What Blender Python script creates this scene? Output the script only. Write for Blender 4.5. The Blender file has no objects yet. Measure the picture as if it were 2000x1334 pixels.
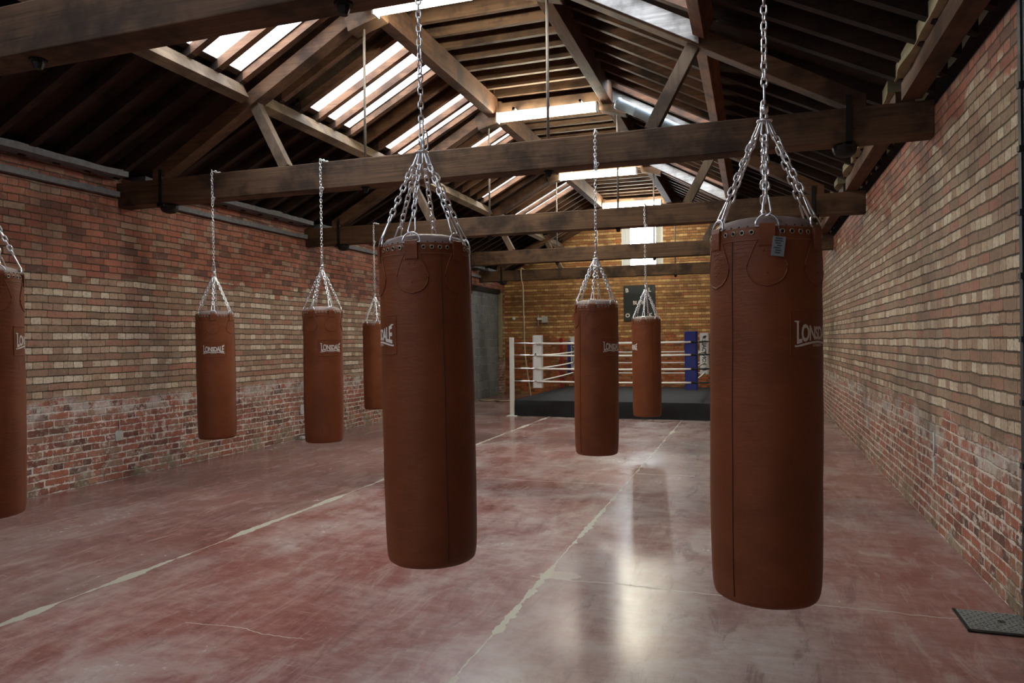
import bpy, bmesh, math, random
from math import pi, sin, cos, radians, sqrt, atan2
from mathutils import Vector, Matrix, noise

random.seed(7)
SC = bpy.context.scene
COL = SC.collection

# ------------------------------------------------------------------ layout (metres)
XL, XR = -6.78, 1.33            # inner faces of the long walls
YB, YF = -6.0, 19.5             # rear wall / far gable wall
XC = (-6.78 + 1.33) / 2 + 0.005  # centre line of the roof
TRUSS_Y = [2.79, 6.26, 9.83, 13.65, 17.5]
BEAM_Z0, BEAM_Z1 = 3.06, 3.33
TW = 0.2                        # thickness of the trusses
SL = 0.53                       # slope of the roof
def mir(x): return 2 * XC - x
def roof_z(x, zc=4.24):
    "height of the rafter undersides"
    d = x if x < XC else mir(x)
    return zc + (SL if d > -5.0 else 0.50) * (d + 5.0)
XF0, XF1 = -3.56, mir(-3.56)    # flat top of the ceiling
ZFLAT = 5.03

# ------------------------------------------------------------------ helpers
class MB:
    def __init__(s): s.bm = bmesh.new()
    def box(s, x0, x1, y0, y1, z0, z1):
        v = [s.bm.verts.new(p) for p in ((x0,y0,z0),(x1,y0,z0),(x1,y1,z0),(x0,y1,z0),(x0,y0,z1),(x1,y0,z1),(x1,y1,z1),(x0,y1,z1))]
        for f in ((0,3,2,1),(4,5,6,7),(0,1,5,4),(1,2,6,5),(2,3,7,6),(3,0,4,7)): s.bm.faces.new([v[i] for i in f])
        return s
    def prism(s, poly, y0, y1):
        "polygon in XZ extruded along Y"
        a = [s.bm.verts.new((p[0], y0, p[1])) for p in poly]; b = [s.bm.verts.new((p[0], y1, p[1])) for p in poly]
        n = len(poly)
        s.bm.faces.new(a); s.bm.faces.new(b[::-1])
        for i in range(n): s.bm.faces.new((a[i], b[i], b[(i+1) % n], a[(i+1) % n]))
        return s
    def bar(s, p, q, w, h, up=(0,0,1)):
        "rectangular bar from p to q, w across, h along up"
        p, q = Vector(p), Vector(q); d = (q - p).normalized()
        sx = d.cross(Vector(up)).normalized(); u = sx.cross(d).normalized()
        ring = []
        for c in (p, q):
            ring.append([s.bm.verts.new(c + sx * (w/2*i) + u * (h/2*j)) for i, j in ((-1,-1),(1,-1),(1,1),(-1,1))])
        a, b = ring
        s.bm.faces.new(a[::-1]); s.bm.faces.new(b)
        for i in range(4): s.bm.faces.new((a[i], a[(i+1) % 4], b[(i+1) % 4], b[i]))
        return s
    def tube(s, pts, r, n=8, closed=False, up=(0,0,1), rad=None):
        pts = [Vector(p) for p in pts]; m = len(pts); rings = []; ref = Vector(up)
        for i, p in enumerate(pts):
            if closed: d = pts[(i+1) % m] - pts[i-1]
            else: d = pts[min(i+1, m-1)] - pts[max(i-1, 0)]
            d.normalize()
            a = d.cross(ref)
            if a.length < 0.05: a = d.cross(Vector((1, 0.3, 0)))
            a.normalize(); b = d.cross(a).normalized()
            rr = rad[i] if rad else r
            rings.append([s.bm.verts.new(p + a * (rr*cos(2*pi*k/n)) + b * (rr*sin(2*pi*k/n))) for k in range(n)])
        for i in range(m if closed else m-1):
            A, B = rings[i], rings[(i+1) % m]
            for k in range(n): s.bm.faces.new((A[k], A[(k+1) % n], B[(k+1) % n], B[k]))
        if not closed:
            s.bm.faces.new(rings[0][::-1]); s.bm.faces.new(rings[-1])
        return s
    def lathe(s, prof, n=48, c=(0,0,0), wob=0.0):
        rings = []
        for r, z in prof:
            if r <= 1e-6: rings.append([s.bm.verts.new((c[0], c[1], c[2]+z))]); continue
            ring = []
            for k in range(n):
                a = 2*pi*k/n; rr = r
                if wob: rr += wob * noise.noise(Vector((cos(a)*1.3, sin(a)*1.3, z*2.2)) * 1.7) + wob*0.35*noise.noise(Vector((cos(a)*4, sin(a)*4, z*9)))
                ring.append(s.bm.verts.new((c[0]+rr*cos(a), c[1]+rr*sin(a), c[2]+z)))
            rings.append(ring)
        for A, B in zip(rings, rings[1:]):
            for k in range(n):
                k2 = (k+1) % n
                if len(A) == 1 and len(B) == 1: continue
                if len(A) == 1: s.bm.faces.new((A[0], B[k2], B[k]))
                elif len(B) == 1: s.bm.faces.new((A[k], A[k2], B[0]))
                else: s.bm.faces.new((A[k], A[k2], B[k2], B[k]))
        return s
    def build(s, name, mat, parent=None, origin=None, smooth=False, bevel=0, kind=None, label=None, cat=None, group=None, sub=0):
        if origin is not None: bmesh.ops.translate(s.bm, verts=s.bm.verts, vec=-Vector(origin))
        bmesh.ops.recalc_face_normals(s.bm, faces=s.bm.faces)
        me = bpy.data.meshes.new(name); s.bm.to_mesh(me); s.bm.free()
        o = bpy.data.objects.new(name, me); COL.objects.link(o)
        if mat: me.materials.append(mat)
        if smooth:
            for p in me.polygons: p.use_smooth = True
        if parent is not None: o.parent = parent
        elif origin is not None: o.location = origin
        if bevel:
            b = o.modifiers.new('bevel', 'BEVEL'); b.width = bevel; b.segments = 2; b.limit_method = 'ANGLE'
        tag(o, label, cat, group, kind)
        return o

def tag(o, label=None, cat=None, group=None, kind=None):
    for k, v in (('label', label), ('category', cat), ('group', group), ('kind', kind)):
        if v: o[k] = v
    return o
def empty(name, loc, label=None, cat=None, group=None, kind=None, rz=0):
    o = bpy.data.objects.new(name, None); COL.objects.link(o); o.location = loc; o.rotation_euler = (0, 0, rz)
    return tag(o, label, cat, group, kind)
def copy_tree(o, parent=None):
    c = o.copy(); COL.objects.link(c)
    if parent is not None: c.parent = parent
    for ch in list(o.children): copy_tree(ch, c)
    return c

# ------------------------------------------------------------------ materials
class NT:
    def __init__(s, name):
        m = bpy.data.materials.new(name); m.use_nodes = True; s.m = m; s.t = m.node_tree; s.n = s.t.nodes; s.l = s.t.links
        for x in list(s.n):
            if x.type != 'OUTPUT_MATERIAL': s.n.remove(x)
        s.out = [x for x in s.n if x.type == 'OUTPUT_MATERIAL'][0]
        s.b = s.n.new('ShaderNodeBsdfPrincipled'); s.l.new(s.b.outputs[0], s.out.inputs[0])
    def set(s, i, v):
        if v is None: return
        if hasattr(v, 'is_output') or isinstance(v, bpy.types.NodeSocket): s.l.new(v, i)
        else:
            if i.type == 'RGBA' and len(v) == 3: v = (*v, 1)
            i.default_value = v
    def math(s, op, a, b=None, c=None, clamp=False):
        x = s.n.new('ShaderNodeMath'); x.operation = op; x.use_clamp = clamp
        for i, v in enumerate((a, b, c)):
            if v is not None: s.set(x.inputs[i], v)
        return x.outputs[0]
    def mix(s, f, a, b, mode='MIX'):
        x = s.n.new('ShaderNodeMix'); x.data_type = 'RGBA'; x.blend_type = mode; x.clamp_factor = True
        s.set(x.inputs[0], f); s.set(x.inputs[6], a); s.set(x.inputs[7], b); return x.outputs[2]
    def step(s, v, lo, hi):
        x = s.n.new('ShaderNodeMapRange'); x.interpolation_type = 'SMOOTHSTEP'
        s.set(x.inputs[0], v); x.inputs[1].default_value = lo; x.inputs[2].default_value = hi; return x.outputs[0]
    def remap(s, v, lo, hi, a, b):
        x = s.n.new('ShaderNodeMapRange'); s.set(x.inputs[0], v)
        for i, q in enumerate((lo, hi, a, b)): x.inputs[i+1].default_value = q
        return x.outputs[0]
    def noise(s, vec, scale, det=4, rough=0.55, dist=0, dim='3D'):
        x = s.n.new('ShaderNodeTexNoise'); x.noise_dimensions = dim; s.l.new(vec, x.inputs['Vector'])
        x.inputs['Scale'].default_value = scale; x.inputs['Detail'].default_value = det; x.inputs['Roughness'].default_value = rough
        x.inputs['Distortion'].default_value = dist; return x.outputs[0]
    def xyz(s, vec):
        x = s.n.new('ShaderNodeSeparateXYZ'); s.l.new(vec, x.inputs[0]); return x.outputs
    def comb(s, a, b, c):
        x = s.n.new('ShaderNodeCombineXYZ')
        for i, v in enumerate((a, b, c)): s.set(x.inputs[i], v)
        return x.outputs[0]
    def scale(s, vec, sc):
        x = s.n.new('ShaderNodeVectorMath'); x.operation = 'MULTIPLY'; s.l.new(vec, x.inputs[0]); x.inputs[1].default_value = sc; return x.outputs[0]
    def pos(s): return s.n.new('ShaderNodeNewGeometry').outputs['Position']
    def obj(s): return s.n.new('ShaderNodeTexCoord').outputs['Object']
    def ramp(s, f, stops):
        x = s.n.new('ShaderNodeValToRGB'); s.set(x.inputs[0], f); e = x.color_ramp.elements
        while len(e) > 1: e.remove(e[-1])
        e[0].position = stops[0][0]; e[0].color = (*stops[0][1], 1)
        for p, c in stops[1:]:
            q = e.new(p); q.color = (*c, 1)
        return x.outputs[0]
    def white(s, vec):
        x = s.n.new('ShaderNodeTexWhiteNoise'); x.noise_dimensions = '3D'; s.l.new(vec, x.inputs['Vector']); return x.outputs[0], x.outputs[1]
    def bump(s, h, dist=0.01, strength=1.0):
        x = s.n.new('ShaderNodeBump'); s.set(x.inputs['Height'], h); x.inputs['Distance'].default_value = dist; x.inputs['Strength'].default_value = strength
        s.l.new(x.outputs[0], s.b.inputs['Normal'])
    def fin(s, color=None, rough=None, metal=None, spec=None):
        s.set(s.b.inputs['Base Color'], color); s.set(s.b.inputs['Roughness'], rough)
        if metal is not None: s.set(s.b.inputs['Metallic'], metal)
        if spec is not None: s.b.inputs['Specular IOR Level'].default_value = spec
        return s.m

def simple(name, col, rough=0.6, metal=0.0, var=0.15, nscale=30, bump=0.0, spec=None):
    t = NT(name); p = t.obj(); n = t.noise(p, nscale, 3)
    c = t.mix(n, tuple(x*(1-var) for x in col), tuple(min(1, x*(1+var)) for x in col))
    if bump: t.bump(n, bump)
    return t.fin(c, rough, metal, spec)

def wood(name, axis, dark, light, scl=1.0, rough=0.75, paint=None):
    t = NT(name); p = t.pos()
    s = [9*scl]*3; s[axis] = 0.55*scl
    g = t.noise(t.scale(p, tuple(s)), 2.2, 6, 0.65, 0.6)
    s2 = [60*scl]*3; s2[axis] = 1.6*scl
    fine = t.noise(t.scale(p, tuple(s2)), 1.0, 4, 0.6, 0.2)
    blot = t.noise(p, 2.3, 4, 0.6)
    f = t.math('ADD', t.math('MULTIPLY', g, 0.6), t.math('MULTIPLY', fine, 0.4))
    c = t.ramp(f, [(0.3, dark), (0.7, light)])
    c = t.mix(t.step(blot, 0.42, 0.7), c, tuple(a*0.6 for a in dark))
    crack = t.step(fine, 0.33, 0.27)
    c = t.mix(t.math('MULTIPLY', crack, 0.7), c, tuple(a*0.25 for a in dark))
    if paint: c = t.mix(t.step(t.noise(p, 5, 5), 0.42, 0.6), c, paint)
    t.bump(t.math('SUBTRACT', f, t.math('MULTIPLY', crack, 0.6)), 0.004)
    return t.fin(c, rough, spec=0.3)

CREAM = [(0.0, (0.24, 0.15, 0.105)), (0.25, (0.34, 0.225, 0.16)), (0.45, (0.40, 0.295, 0.21)), (0.65, (0.48, 0.39, 0.29)), (1.0, (0.64, 0.57, 0.455))]
STRET = [(0.0, (0.17, 0.11, 0.075)), (0.3, (0.26, 0.17, 0.115)), (0.5, (0.33, 0.225, 0.155)), (0.7, (0.33, 0.145, 0.10)), (0.85, (0.27, 0.19, 0.13)), (1.0, (0.42, 0.34, 0.25))]
REDS = [(0.0, (0.11, 0.05, 0.038)), (0.25, (0.25, 0.080, 0.052)), (0.5, (0.36, 0.115, 0.072)), (0.7, (0.31, 0.125, 0.085)), (0.87, (0.31, 0.21, 0.15)), (1.0, (0.40, 0.31, 0.235))]
def brick(name, haxis, low=(0.86, 1.0), high=(2.15, 2.6), tint=(1, 1, 1), white=1.0, seed=0.0, lowamp=0.35, highamp=0.7):
    t = NT(name); p = t.pos(); o = t.xyz(p); h0 = o[haxis]; v0 = o[2]
    ch = 0.0745
    wob = t.noise(p, 2.2, 3)
    wob2 = t.noise(p, 11, 3)
    v = t.math('ADD', v0, t.math('MULTIPLY', t.math('SUBTRACT', wob, 0.5), 0.032))
    v = t.math('ADD', v, t.math('MULTIPLY', t.math('SUBTRACT', wob2, 0.5), 0.008))
    h = t.math('ADD', h0, t.math('MULTIPLY', t.math('SUBTRACT', wob2, 0.5), 0.018))
    r = t.math('DIVIDE', v, ch); row = t.math('FLOOR', r); fr = t.math('FRACT', r)
    par = t.math('FLOORED_MODULO', row, 2.0)                     # 0 stretchers, 1 headers
    w = t.math('SUBTRACT', 0.225, t.math('MULTIPLY', par, 0.1125))
    sh = t.math('MULTIPLY', t.white(t.comb(row, seed, 3.0))[0], 0.02)
    sh = t.math('ADD', sh, t.math('MULTIPLY', par, 0.056))
    u = t.math('DIVIDE', t.math('ADD', h, sh), w); cell = t.math('FLOOR', u); fu = t.math('FRACT', u)
    du = t.math('MULTIPLY', t.math('MINIMUM', fu, t.math('SUBTRACT', 1.0, fu)), w)
    dv = t.math('MULTIPLY', t.math('MINIMUM', fr, t.math('SUBTRACT', 1.0, fr)), ch)
    du = t.math('ADD', du, 0.0022); dv = t.math('SUBTRACT', dv, 0.0012)
    rx = t.math('SUBTRACT', 0.014, t.math('MINIMUM', du, 0.014)); ry = t.math('SUBTRACT', 0.014, t.math('MINIMUM', dv, 0.014))
    d = t.math('SUBTRACT', 0.014, t.math('SQRT', t.math('ADD', t.math('MULTIPLY', rx, rx), t.math('MULTIPLY', ry, ry))))
    d = t.math('ADD', d, t.math('MULTIPLY', t.math('SUBTRACT', t.noise(p, 60, 2), 0.5), 0.005))
    lowm = t.math('SUBTRACT', 1.0, t.step(v0, low[0]-0.1, low[1]+0.05))
    d = t.math('SUBTRACT', d, t.math('MULTIPLY', t.math('MULTIPLY', lowm, white), t.math('MULTIPLY', t.step(t.noise(p, 8, 4, 0.7), 0.42, 0.62), 0.008)))
    m = t.step(d, 0.0018, 0.0058)                                  # 0 mortar, 1 brick
    rnd, rcol = t.white(t.comb(cell, row, seed + 0.5))
    rnd2 = t.white(t.comb(cell, row, seed + 7.5))[0]
    big = t.noise(p, 0.55, 4, 0.6); mid = t.noise(p, 1.9, 4, 0.65); fine = t.noise(p, 42, 4, 0.65)
    # height zones of different brick
    zl = t.math('ADD', v0, t.math('MULTIPLY', t.math('SUBTRACT', mid, 0.5), lowamp))
    zh = t.math('ADD', v0, t.math('MULTIPLY', t.math('SUBTRACT', big, 0.5), highamp*2))
    zone = t.math('MULTIPLY', t.step(zl, *low), t.math('SUBTRACT', 1.0, t.step(zh, *high)))
    zone = t.math('ADD', zone, t.math('MULTIPLY', t.math('SUBTRACT', rnd2, 0.5), 0.55))
    zone = t.step(zone, 0.42, 0.58)
    hd = t.ramp(t.math('ADD', t.math('MULTIPLY', rnd, 0.82), t.math('MULTIPLY', mid, 0.25)), CREAM)
    stc = t.ramp(t.math('ADD', t.math('MULTIPLY', rnd, 0.8), t.math('MULTIPLY', mid, 0.2)), STRET)
    cream = t.mix(par, stc, hd)
    red = t.ramp(t.math('ADD', t.math('MULTIPLY', rnd, 0.9), t.math('MULTIPLY', t.math('SUBTRACT', mid, 0.5), 0.5)), REDS)
    col = t.mix(zone, red, cream)
    col = t.mix(t.math('MULTIPLY', t.step(fine, 0.38, 0.75), 0.5), col, (0.10, 0.07, 0.05))
    col = t.mix(t.math('MULTIPLY', t.step(t.noise(p, 17, 4, 0.7), 0.52, 0.72), 0.30), col, (0.36, 0.29, 0.22))
    # mortar: dark and recessed above, whitened by old paint below
    lowz = t.math('SUBTRACT', 1.0, t.step(zl, low[0]-0.02, low[1]+0.04))
    pn = t.noise(p, 14, 5, 0.75); pn2 = t.noise(p, 3.0, 5, 0.7)
    mort = t.mix(t.step(mid, 0.35, 0.65), (0.055, 0.038, 0.026), (0.12, 0.095, 0.065))
    mortw = t.mix(t.step(pn, 0.32, 0.50), (0.14, 0.08, 0.065), (0.58, 0.53, 0.47))
    mort = t.mix(t.math('MULTIPLY', lowz, white, clamp=True), mort, mortw)
    col = t.mix(m, mort, col)
    # old whitewash: specks and patches in the dado, a ragged line at its top
    spk = t.math('MULTIPLY', t.step(pn, 0.53, 0.60), t.step(pn2, 0.38, 0.55))
    col = t.mix(t.math('MULTIPLY', t.math('MULTIPLY', spk, lowz), 0.85*white, clamp=True), col, (0.58, 0.53, 0.49))
    band = t.math('SUBTRACT', 1.0, t.math('MULTIPLY', t.math('ABSOLUTE', t.math('SUBTRACT', zl, low[0]-0.03)), 8.0), clamp=True)
    band = t.math('MULTIPLY', band, t.step(t.noise(p, 3.1, 5, 0.75), 0.46, 0.53))
    col = t.mix(t.math('MULTIPLY', band, 0.75*white, clamp=True), col, (0.50, 0.49, 0.46))
    # green-grey damp near the floor and cement smears higher up
    foot = t.math('MULTIPLY', t.math('SUBTRACT', 1.0, t.step(v0, 0.08, 0.34)), t.step(pn2, 0.47, 0.58))
    col = t.mix(t.math('MULTIPLY', foot, 0.7), col, (0.20, 0.18, 0.12))
    sm = t.noise(t.scale(p, (1, 1, 1.6)), 1.35, 5, 0.7)
    col = t.mix(t.math('MULTIPLY', t.step(sm, 0.62, 0.70), 0.55), col, (0.30, 0.27, 0.22))
    grime = t.noise(t.scale(p, (3.0, 3.0, 4.5)), 2.0, 6, 0.8)
    col = t.mix(t.math('MULTIPLY', t.step(grime, 0.52, 0.66), 0.45), col, (0.11, 0.075, 0.055))
    col = t.mix(t.math('MULTIPLY', t.step(grime, 0.44, 0.32), 0.40), col, (0.42, 0.34, 0.27))
    soot = t.step(t.noise(p, 1.1, 4, 0.6), 0.52, 0.72)
    col = t.mix(t.math('MULTIPLY', soot, 0.5), col, (0.07, 0.05, 0.038))
    col = t.mix(1.0, col, tint, 'MULTIPLY')
    hgt = t.math('ADD', t.math('MULTIPLY', m, 0.8), t.math('MULTIPLY', fine, 0.25))
    hgt = t.math('ADD', hgt, t.math('MULTIPLY', rnd2, 0.25))
    t.bump(hgt, 0.010, 1.0)
    return t.fin(col, t.remap(m, 0, 1, 0.92, 0.74), spec=0.35)

def floor_mat():
    t = NT('red_concrete'); p = t.pos(); o = t.xyz(p); x, y = o[0], o[1]
    big = t.noise(p, 0.45, 5, 0.6, 0.3); mid = t.noise(t.scale(p, (1.0, 0.8, 1)), 1.6, 6, 0.68, 0.4); fine = t.noise(p, 26, 5, 0.7)
    str_ = t.noise(t.scale(p, (1.0, 2.6, 1)), 4.2, 8, 0.78, 0.5)
    sm_ = t.math('ADD', t.math('MULTIPLY', str_, 0.5), t.math('MULTIPLY', mid, 0.5))
    red = t.mix(t.step(sm_, 0.38, 0.64), (0.20, 0.066, 0.058), (0.315, 0.150, 0.128))
    grey = t.mix(t.step(sm_, 0.38, 0.64), (0.285, 0.205, 0.195), (0.40, 0.335, 0.318))
    f = t.step(t.math('ADD', t.math('MULTIPLY', big, 0.6), t.math('MULTIPLY', mid, 0.5)), 0.44, 0.74)
    # the slabs between the joints took the stain differently
    slabR = t.math('MULTIPLY', t.step(x, -1.32, -1.24), t.math('SUBTRACT', 1.0, t.step(t.math('ADD', x, t.math('MULTIPLY', mid, 0.9)), 0.45, 1.1)))
    slabM = t.math('MULTIPLY', t.step(x, -2.6, -1.5), t.math('SUBTRACT', 1.0, t.step(x, -1.32, -1.26)))
    far = t.step(y, 5.0, 12.0)
    f = t.math('ADD', f, t.math('MULTIPLY', slabR, 0.55)); f = t.math('ADD', f, t.math('MULTIPLY', slabM, 0.15)); f = t.math('ADD', f, t.math('MULTIPLY', far, 0.2), clamp=True)
    col = t.mix(f, red, grey)
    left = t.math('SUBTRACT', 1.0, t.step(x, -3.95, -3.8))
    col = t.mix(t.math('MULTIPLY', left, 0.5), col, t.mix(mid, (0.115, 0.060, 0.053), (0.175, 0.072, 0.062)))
    rough_n = t.noise(t.scale(p, (1.5, 0.35, 1)), 5.0, 6, 0.8, 0.8)
    col = t.mix(t.math('MULTIPLY', t.step(rough_n, 0.50, 0.66), 0.45), col, (0.40, 0.30, 0.27))
    col = t.mix(t.math('MULTIPLY', t.step(rough_n, 0.46, 0.36), 0.35), col, (0.09, 0.045, 0.042))
    col = t.mix(t.math('MULTIPLY', t.step(fine, 0.6, 0.8), 0.35), col, (0.10, 0.06, 0.055))
    # specks of chipped paint
    sp = t.noise(p, 75, 2, 0.5)
    col = t.mix(t.step(sp, 0.735, 0.76), col, (0.45, 0.40, 0.36))
    # scratches
    for k, (sx, sy) in enumerate(((1, 0.06), (0.08, 1))):
        q = t.comb(t.math('ADD', t.math('MULTIPLY', x, sx), t.math('MULTIPLY', y, 0.3*sy)), t.math('MULTIPLY', y, sy), float(k))
        sn = t.noise(q, 55, 2, 0.4, 0.6)
        col = t.mix(t.math('MULTIPLY', t.step(sn, 0.70, 0.745), 0.35), col, (0.40, 0.33, 0.30))
    # joints in the slab, filled with pale mortar
    lw = t.noise(t.comb(0.0, y, 0.0), 1.3, 5, 0.6); wig = t.noise(t.comb(3.0, y, 0.0), 2.2, 4, 0.7)
    jm = None
    for x0, a, b in ((-3.86, 0.065, 0.40), (-1.28, 0.052, 0.46)):
        dd = t.math('ABSOLUTE', t.math('SUBTRACT', t.math('SUBTRACT', x, x0), t.math('MULTIPLY', t.math('SUBTRACT', wig, 0.5), 0.06)))
        wd = t.math('MAXIMUM', t.math('MULTIPLY', t.math('SUBTRACT', lw if x0 < -3 else wig, b), a*3.6), 0.004)
        j = t.math('LESS_THAN', t.math('ADD', dd, t.math('MULTIPLY', t.math('SUBTRACT', fine, 0.5), 0.02)), wd)
        jm = j if jm is None else t.math('MAXIMUM', jm, j)
    wy = t.noise(t.comb(x, 5.0, 0.0), 2.0, 4, 0.7)
    for y0, x0, x1, ww in ((4.38, -1.4, 1.33, 0.006), (8.1, -1.3, -0.6, 0.012), (7.4, -3.8, -1.3, 0.004), (3.12, -2.95, -2.15, 0.003)):
        dd = t.math('ABSOLUTE', t.math('SUBTRACT', t.math('SUBTRACT', y, y0), t.math('MULTIPLY', t.math('SUBTRACT', wy, 0.5), 0.16)))
        j = t.math('MULTIPLY', t.math('LESS_THAN', dd, ww), t.math('MULTIPLY', t.step(x, x0, x0+0.1), t.math('SUBTRACT', 1.0, t.step(x, x1-0.1, x1))))
        jm = t.math('MAXIMUM', jm, t.math('MULTIPLY', j, 0.6))
    # smeared filler where two joints meet
    ex = t.math('DIVIDE', t.math('ADD', x, 1.2), 0.22); ey = t.math('DIVIDE', t.math('SUBTRACT', y, 4.45), 0.13)
    bl = t.math('SUBTRACT', 1.0, t.math('ADD', t.math('MULTIPLY', ex, ex), t.math('MULTIPLY', ey, ey)), clamp=True)
    jm = t.math('MAXIMUM', jm, t.math('MULTIPLY', t.step(t.math('MULTIPLY', bl, str_), 0.26, 0.42), 0.35))
    col = t.mix(jm, col, t.mix(fine, (0.33, 0.31, 0.25), (0.46, 0.43, 0.35)))
    t.bump(t.math('ADD', t.math('MULTIPLY', fine, 0.3), t.math('MULTIPLY', mid, 0.6)), 0.004, 0.5)
    rr = t.remap(t.math('ADD', t.math('MULTIPLY', mid, 0.6), t.math('MULTIPLY', fine, 0.4)), 0.3, 0.7, 0.16, 0.30)
    rr = t.mix(jm, t.comb(rr, rr, rr), (0.6, 0.6, 0.6))
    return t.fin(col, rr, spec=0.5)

def leather(name, col, rough=0.5, scratch=True):
    t = NT(name); p = t.obj()
    n = t.noise(p, 3.2, 5, 0.6, 0.4); g = t.noise(p, 160, 3, 0.6); hz = t.noise(t.scale(p, (1.5, 1.5, 7)), 3.0, 5, 0.7, 0.6)
    c = t.mix(t.step(n, 0.3, 0.7), tuple(x*0.80 for x in col), tuple(x*1.15 for x in col))
    c = t.mix(t.math('MULTIPLY', t.step(hz, 0.55, 0.75), 0.25), c, tuple(min(1, x*1.6+0.015) for x in col))
    h = t.math('ADD', t.math('MULTIPLY', g, 0.22), t.math('MULTIPLY', hz, 1.1))
    t.bump(h, 0.004, 0.7)
    return t.fin(c, t.remap(n, 0.3, 0.7, rough-0.06, rough+0.1), spec=0.34)

def blocks_mat():
    t = NT('grey_blockwork'); p = t.pos(); o = t.xyz(p)
    r = t.math('DIVIDE', o[2], 0.225); row = t.math('FLOOR', r); fr = t.math('FRACT', r)
    u = t.math('ADD', t.math('DIVIDE', o[1], 0.45), t.math('MULTIPLY', row, 0.5)); cell = t.math('FLOOR', u); fu = t.math('FRACT', u)
    d = t.math('MINIMUM', t.math('MULTIPLY', t.math('MINIMUM', fu, t.math('SUBTRACT', 1.0, fu)), 0.45), t.math('MULTIPLY', t.math('MINIMUM', fr, t.math('SUBTRACT', 1.0, fr)), 0.225))
    m = t.step(d, 0.004, 0.011); n = t.noise(p, 9, 5, 0.7); rnd = t.white(t.comb(cell, row, 1.0))[0]
    c = t.mix(t.math('ADD', t.math('MULTIPLY', rnd, 0.5), t.math('MULTIPLY', n, 0.5)), (0.10, 0.105, 0.10), (0.20, 0.205, 0.20))
    c = t.mix(m, t.mix(t.step(n, 0.4, 0.6), (0.11, 0.11, 0.11), (0.34, 0.34, 0.33)), c)
    t.bump(t.math('ADD', m, t.math('MULTIPLY', n, 0.4)), 0.008)
    return t.fin(c, 0.85, spec=0.3)

def emit(name, col, strength):
    t = NT(name); t.fin((0.8, 0.8, 0.8), 0.3)
    t.set(t.b.inputs['Emission Color'], (*col, 1)); t.b.inputs['Emission Strength'].default_value = strength
    return t.m

M = {}
WD, WLT = (0.050, 0.026, 0.015), (0.135, 0.075, 0.042)
M['beam'] = wood('old_timber_beam', 0, (0.050, 0.027, 0.015), (0.165, 0.092, 0.050))
M['principal'] = wood('principal_timber', 0, (0.055, 0.026, 0.014), (0.19, 0.098, 0.050))
M['daylit_pale'] = wood('daylit_board', 0, (0.22, 0.21, 0.20), (0.62, 0.61, 0.60))  # pale colour stands for skylight falling on brown timber
M['beam_y'] = wood('old_timber_long', 1, (0.055, 0.025, 0.013), (0.17, 0.080, 0.040))
M['purlin_red'] = wood('red_brown_purlin', 1, (0.075, 0.027, 0.012), (0.27, 0.105, 0.045))
M['pale_y'] = wood('pale_timber_long', 1, (0.12, 0.08, 0.05), (0.24, 0.17, 0.11))
M['strut'] = wood('strut_timber', 2, (0.085, 0.055, 0.036), (0.19, 0.135, 0.09))
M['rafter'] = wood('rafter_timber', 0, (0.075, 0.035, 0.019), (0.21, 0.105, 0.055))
M['rafter_dark'] = wood('rafter_timber_dark', 0, (0.025, 0.011, 0.006), (0.12, 0.050, 0.022))  # rafter timber darkened for the weak light on the right slope
M['joist'] = wood('ceiling_joist_timber', 0, (0.06, 0.032, 0.019), (0.17, 0.095, 0.052))
M['board'] = wood('roof_boarding', 1, (0.030, 0.019, 0.013), (0.085, 0.052, 0.032), rough=0.9)
M['brick_left'] = brick('brickwork_left', 1, tint=(1.16, 1.14, 1.16), low=(0.86, 0.94), high=(2.10, 2.42), seed=1.0, highamp=0.55)
M['brick_right'] = brick('brickwork_right', 1, tint=(1.08, 1.04, 0.98), low=(0.80, 0.95), high=(2.75, 3.1), seed=11.0, lowamp=0.7, highamp=0.9)
M['brick_far'] = brick('brickwork_far', 0, low=(1.3, 1.9), high=(6.2, 6.6), tint=(1.25, 0.92, 0.52), white=0.15, seed=21.0, lowamp=0.9)
M['brick_rear'] = brick('brickwork_rear', 0, seed=31.0)
M['floor'] = floor_mat()
M['blocks'] = blocks_mat()
M['leather'] = leather('tan_leather', (0.168, 0.045, 0.0135))
M['leather_dark'] = leather('seam_leather', (0.05, 0.016, 0.009), 0.6)
M['leather_rim'] = leather('rim_leather', (0.22, 0.085, 0.045), 0.5)
M['cap'] = leather('dusty_cap_leather', (0.23, 0.165, 0.15), 0.55)
M['chrome'] = simple('zinc_plated_steel', (0.84, 0.85, 0.88), 0.28, 1.0, 0.12, 60)
M['iron'] = simple('black_iron', (0.020, 0.019, 0.018), 0.6, 0.6, 0.3, 20, 0.002)
M['rod'] = simple('painted_rod', (0.12, 0.10, 0.085), 0.55, 0.2, 0.2, 15)
M['print'] = simple('white_print', (0.66, 0.63, 0.58), 0.6, 0, 0.08, 20)
M['grey_ledge'] = simple('dusty_grey_ledge', (0.16, 0.165, 0.18), 0.9, 0, 0.5, 18, 0.004)
M['black_cloth'] = simple('black_canvas', (0.004, 0.004, 0.0045), 0.8, 0, 0.3, 6, 0.004)
M['ring_mat'] = simple('dark_ring_canvas', (0.009, 0.009, 0.012), 0.85, 0, 0.25, 5, 0.002)
M['white_paint'] = simple('white_paint', (0.68, 0.68, 0.66), 0.45, 0, 0.06, 8)
M['white_vinyl'] = simple('white_vinyl', (0.70, 0.72, 0.74), 0.4, 0, 0.05, 8)
M['blue_vinyl'] = simple('blue_vinyl', (0.018, 0.028, 0.19), 0.4, 0, 0.2, 8)
M['red_vinyl'] = simple('red_vinyl', (0.26, 0.014, 0.014), 0.4, 0, 0.2, 8)
M['rope_white'] = simple('white_rope', (0.80, 0.78, 0.73), 0.7, 0, 0.06, 80)
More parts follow.
